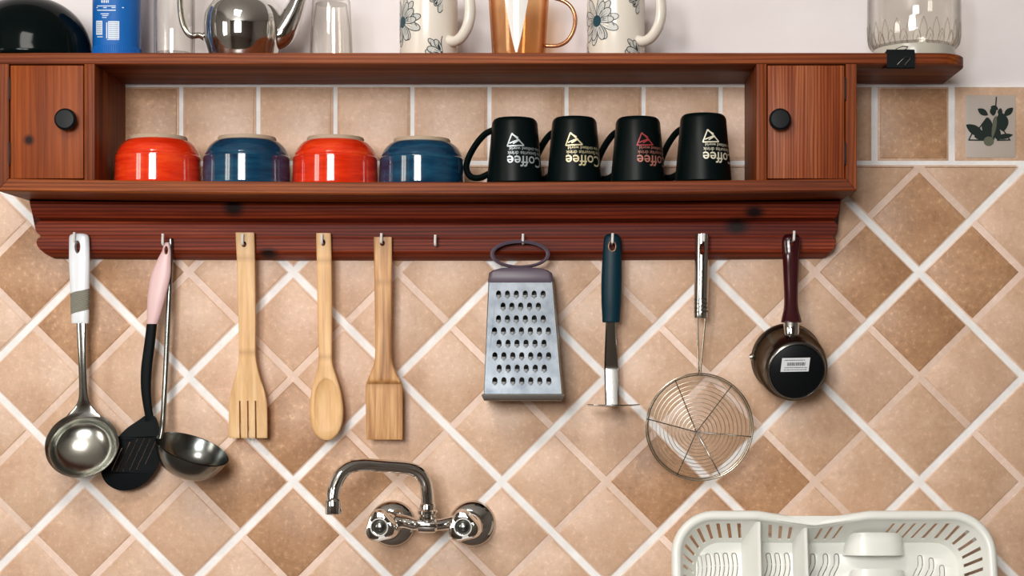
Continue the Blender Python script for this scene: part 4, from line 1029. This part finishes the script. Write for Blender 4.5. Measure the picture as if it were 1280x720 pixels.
def dip(u, v):
    return .0105 * max(0, 1 - abs(u + .026) / .075) if v > HV * .8 else 0
outer = rrect(HW - .006, .006, HV - .006, .050)
floorp = rrect(HW - .034, .032, HV - .032, .034)
n_ = len(outer)
wl = MB(); fr_ = [0, .22, .40, .60, .82, 1.0]; rows = []
for f in fr_:
    row = []
    for k in range(n_):
        sh_ = int(round(0)); a, b_ = outer[k], floorp[k]
        sl_ = .011 * f * max(0, min(1, (a[0] + .07) / .09)) * max(0, min(1, (.17 - a[0]) / .03)) if a[1] > HV * .97 else 0
        u = a[0] + (b_[0] - a[0]) * f - sl_; v = a[1] + (b_[1] - a[1]) * f - dip(a[0], a[1]) * (1 - f)
        row.append(TR(u, v, HD - (HD - .003) * f))
    rows.append(row)
V = [[wl.bm.verts.new(p) for p in r] for r in rows]
for i in range(len(V) - 1):
    for k in range(n_):
        k2 = (k + 1) % n_; (u, v) = outer[k]
        slot = i in (1, 2, 3) and k % 3 == 0 and not (v > HV * .9 and (-.115 < u < -.085 or -.045 < u < -.02)) and not (.03 < u < .09 and v > HV * .9)
        if slot: continue
        wl.bm.faces.new((V[i][k], V[i][k2], V[i + 1][k2], V[i + 1][k]))
wl.solidify(.0016); wl.build('side_wall', M['rack'], t)
lipm = MB(); rows = []
for (ro, w_) in ((-.0045, -.003), (-.0035, .0012), (-.001, .0028), (.003, .0032), (.0065, .0018), (.0085, -.0025), (.0088, -.010), (.0076, -.010), (.0072, -.003), (.003, .0012), (-.002, -.004)):
    row = []
    for k in range(n_):
        u, v = outer[k]; a, b_ = outer[k - 1], outer[(k + 1) % n_]; tx_, tv = b_[0] - a[0], b_[1] - a[1]; L_ = math.hypot(tx_, tv)
        nu, nv = tv / L_, -tx_ / L_; dp = dip(u, v)
        row.append(TR(u + nu * ro, v + nv * ro - dp, HD + w_ - dp * .8))
    rows.append(row)
rows.append(rows[0]); lipm.quadgrid(rows, True); bmesh.ops.remove_doubles(lipm.bm, verts=lipm.bm.verts, dist=1e-6)
lipm.build('rim', M['rack'], t, sharp=60)
fg = MB(); rows = []
for k in range(15):
    u = -.026 - .082 + .164 * k / 14
    rows.append([TR(u, HV - .0045, HD - .004), TR(u, HV - .0045 - dip(u, HV) - .004, HD - .006)])
fg.quadgrid(rows); fg.solidify(.0012); fg.build('rim_flange', M['rack'], t)
def ridge(u, h, b0, b1):
    mb = MB(); rows = []
    for (v, hh) in ((.034, .0), (.040, h), (HV - .030, h), (HV - .012, h * 1.06)):
        sec_ = [(u - b0, .003), (u - .0032, .003 + hh - .002), (u - .0016, .003 + hh), (u + .0016, .003 + hh), (u + .0032, .003 + hh - .002), (u + b1, .003)]
        rows.append([TR(a, v, w_) for a, w_ in sec_])
    mb.quadgrid(rows, True, True, True); return mb.build('divider', M['rack'], t, sharp=50)
u_of = lambda px: (px - 1041.5) * s(.04)
ridge(u_of(951), .060, .019, .006); ridge(u_of(1009), .056, .012, .006)
def stadium(pts, g):
    c_ = crom(pts, 4); L_, R__ = [], []
    for k in range(len(c_)):
        a, b_ = c_[max(k - 1, 0)], c_[min(k + 1, len(c_) - 1)]; tx_, tv = b_[0] - a[0], b_[1] - a[1]; q_ = math.hypot(tx_, tv) or 1
        L_.append((c_[k][0] - tv / q_ * g, c_[k][1] + tx_ / q_ * g)); R__.append((c_[k][0] + tv / q_ * g, c_[k][1] - tx_ / q_ * g))
    def endcap(e, i):
        a0 = math.atan2(e[1] - i[1], e[0] - i[0]); return [(e[0] + g * cos(a0 + q_), e[1] + g * sin(a0 + q_)) for q_ in (.9, .45, 0, -.45, -.9)]
    return L_ + endcap(c_[-1], c_[-2]) + R__[::-1] + endcap(c_[0], c_[1])
v_of = lambda py: HV - (py - 646) * s(.03) / cos(th0) - .004
ribs = []
for (px, py, L_) in ((868, 700, 26), (880, 690, 36), (891, 688, 38), (902, 687, 38), (913, 687, 38), (924, 687, 38), (967, 687, 32), (978, 687, 34), (990, 687, 34)):
    v1 = v_of(py); u1 = u_of(px); ribs.append([(u1 + .001, v1), (u1 + .0025, v1 - L_ * .00035), (u1 + .001, v1 - L_ * .0007), (u1 - .004, v1 - L_ * .00106)])
for (px, py) in ((1022, 688), (1038, 688), (1052, 688), (1157, 690), (1171, 693), (1184, 702)):
    v1 = v_of(py); u1 = u_of(px); ribs.append([(u1 + .002, v1), (u1 + .0015, v1 - .012), (u1 - .006, v1 - .028), (u1 - .008, v1 - .055)])
top_ = cutout([(u * 1000, -v * 1000) for u, v in floorp], [[(u * 1000, -v * 1000) for u, v in stadium(r_, .0036)] for r_ in ribs], .0012, .0003, lambda px, py: 0, 1)
for vtx in top_.vertices:      # cutout() returns wall coordinates; turn them back into rack coordinates
    dd = -vtx.co.y; px, py = vtx.co.x / s(dd) + VX, VY - (vtx.co.z - ZC) / s(dd)
    vtx.co = TR(px / 1000, -py / 1000, .0040 + dd)
flr = link('rack_floor', top_, M['rack'], t)
for r_ in ribs:
    mb = MB(); mb.quadgrid([[TR(u, v, w_) for u, v in stadium(r_, g_)] for g_, w_ in ((.0027, .0026), (.0027, .0046), (.0021, .0053))], True, True, True)
    a_, b_ = r_[1], r_[2]; mb.box(a_[0] - .006, a_[0] + .006, -.0008, .0008, -.0015, .0, M=Matrix.Translation(TR(0, a_[1], .0030)) @ Matrix.Rotation(-th0, 4, 'X')); mb.build('rib', M['rack'], flr)
for (pa, pb_) in ((663, 691), (707, 745)):
    cm = MB(); rows = []; ua, ub = u_of(1061), u_of(1136)
    for k in range(9):
        f = k / 8; v = v_of(pa) + (v_of(pb_) - v_of(pa)) * f; row = []
        for j in range(17):
            a = pi * j / 16; uu = (ua + ub) / 2 - (ub - ua) / 2 * math.copysign(abs(cos(a)) ** .7, cos(a))
            bul = .006 + .034 * sin(a) ** .75
            ex = (.010 * (1 - f) ** 2 * (1 - min(1, j / 6)) if j < 6 else 0)
            row.append(TR(uu + ex, v + (.004 * (1 - sin(a)) if k == 8 else 0), bul))
        rows.append(row)
    cm.quadgrid(rows); cm.solidify(.0016); cm.build('cutlery_cup', M['rack'], t)
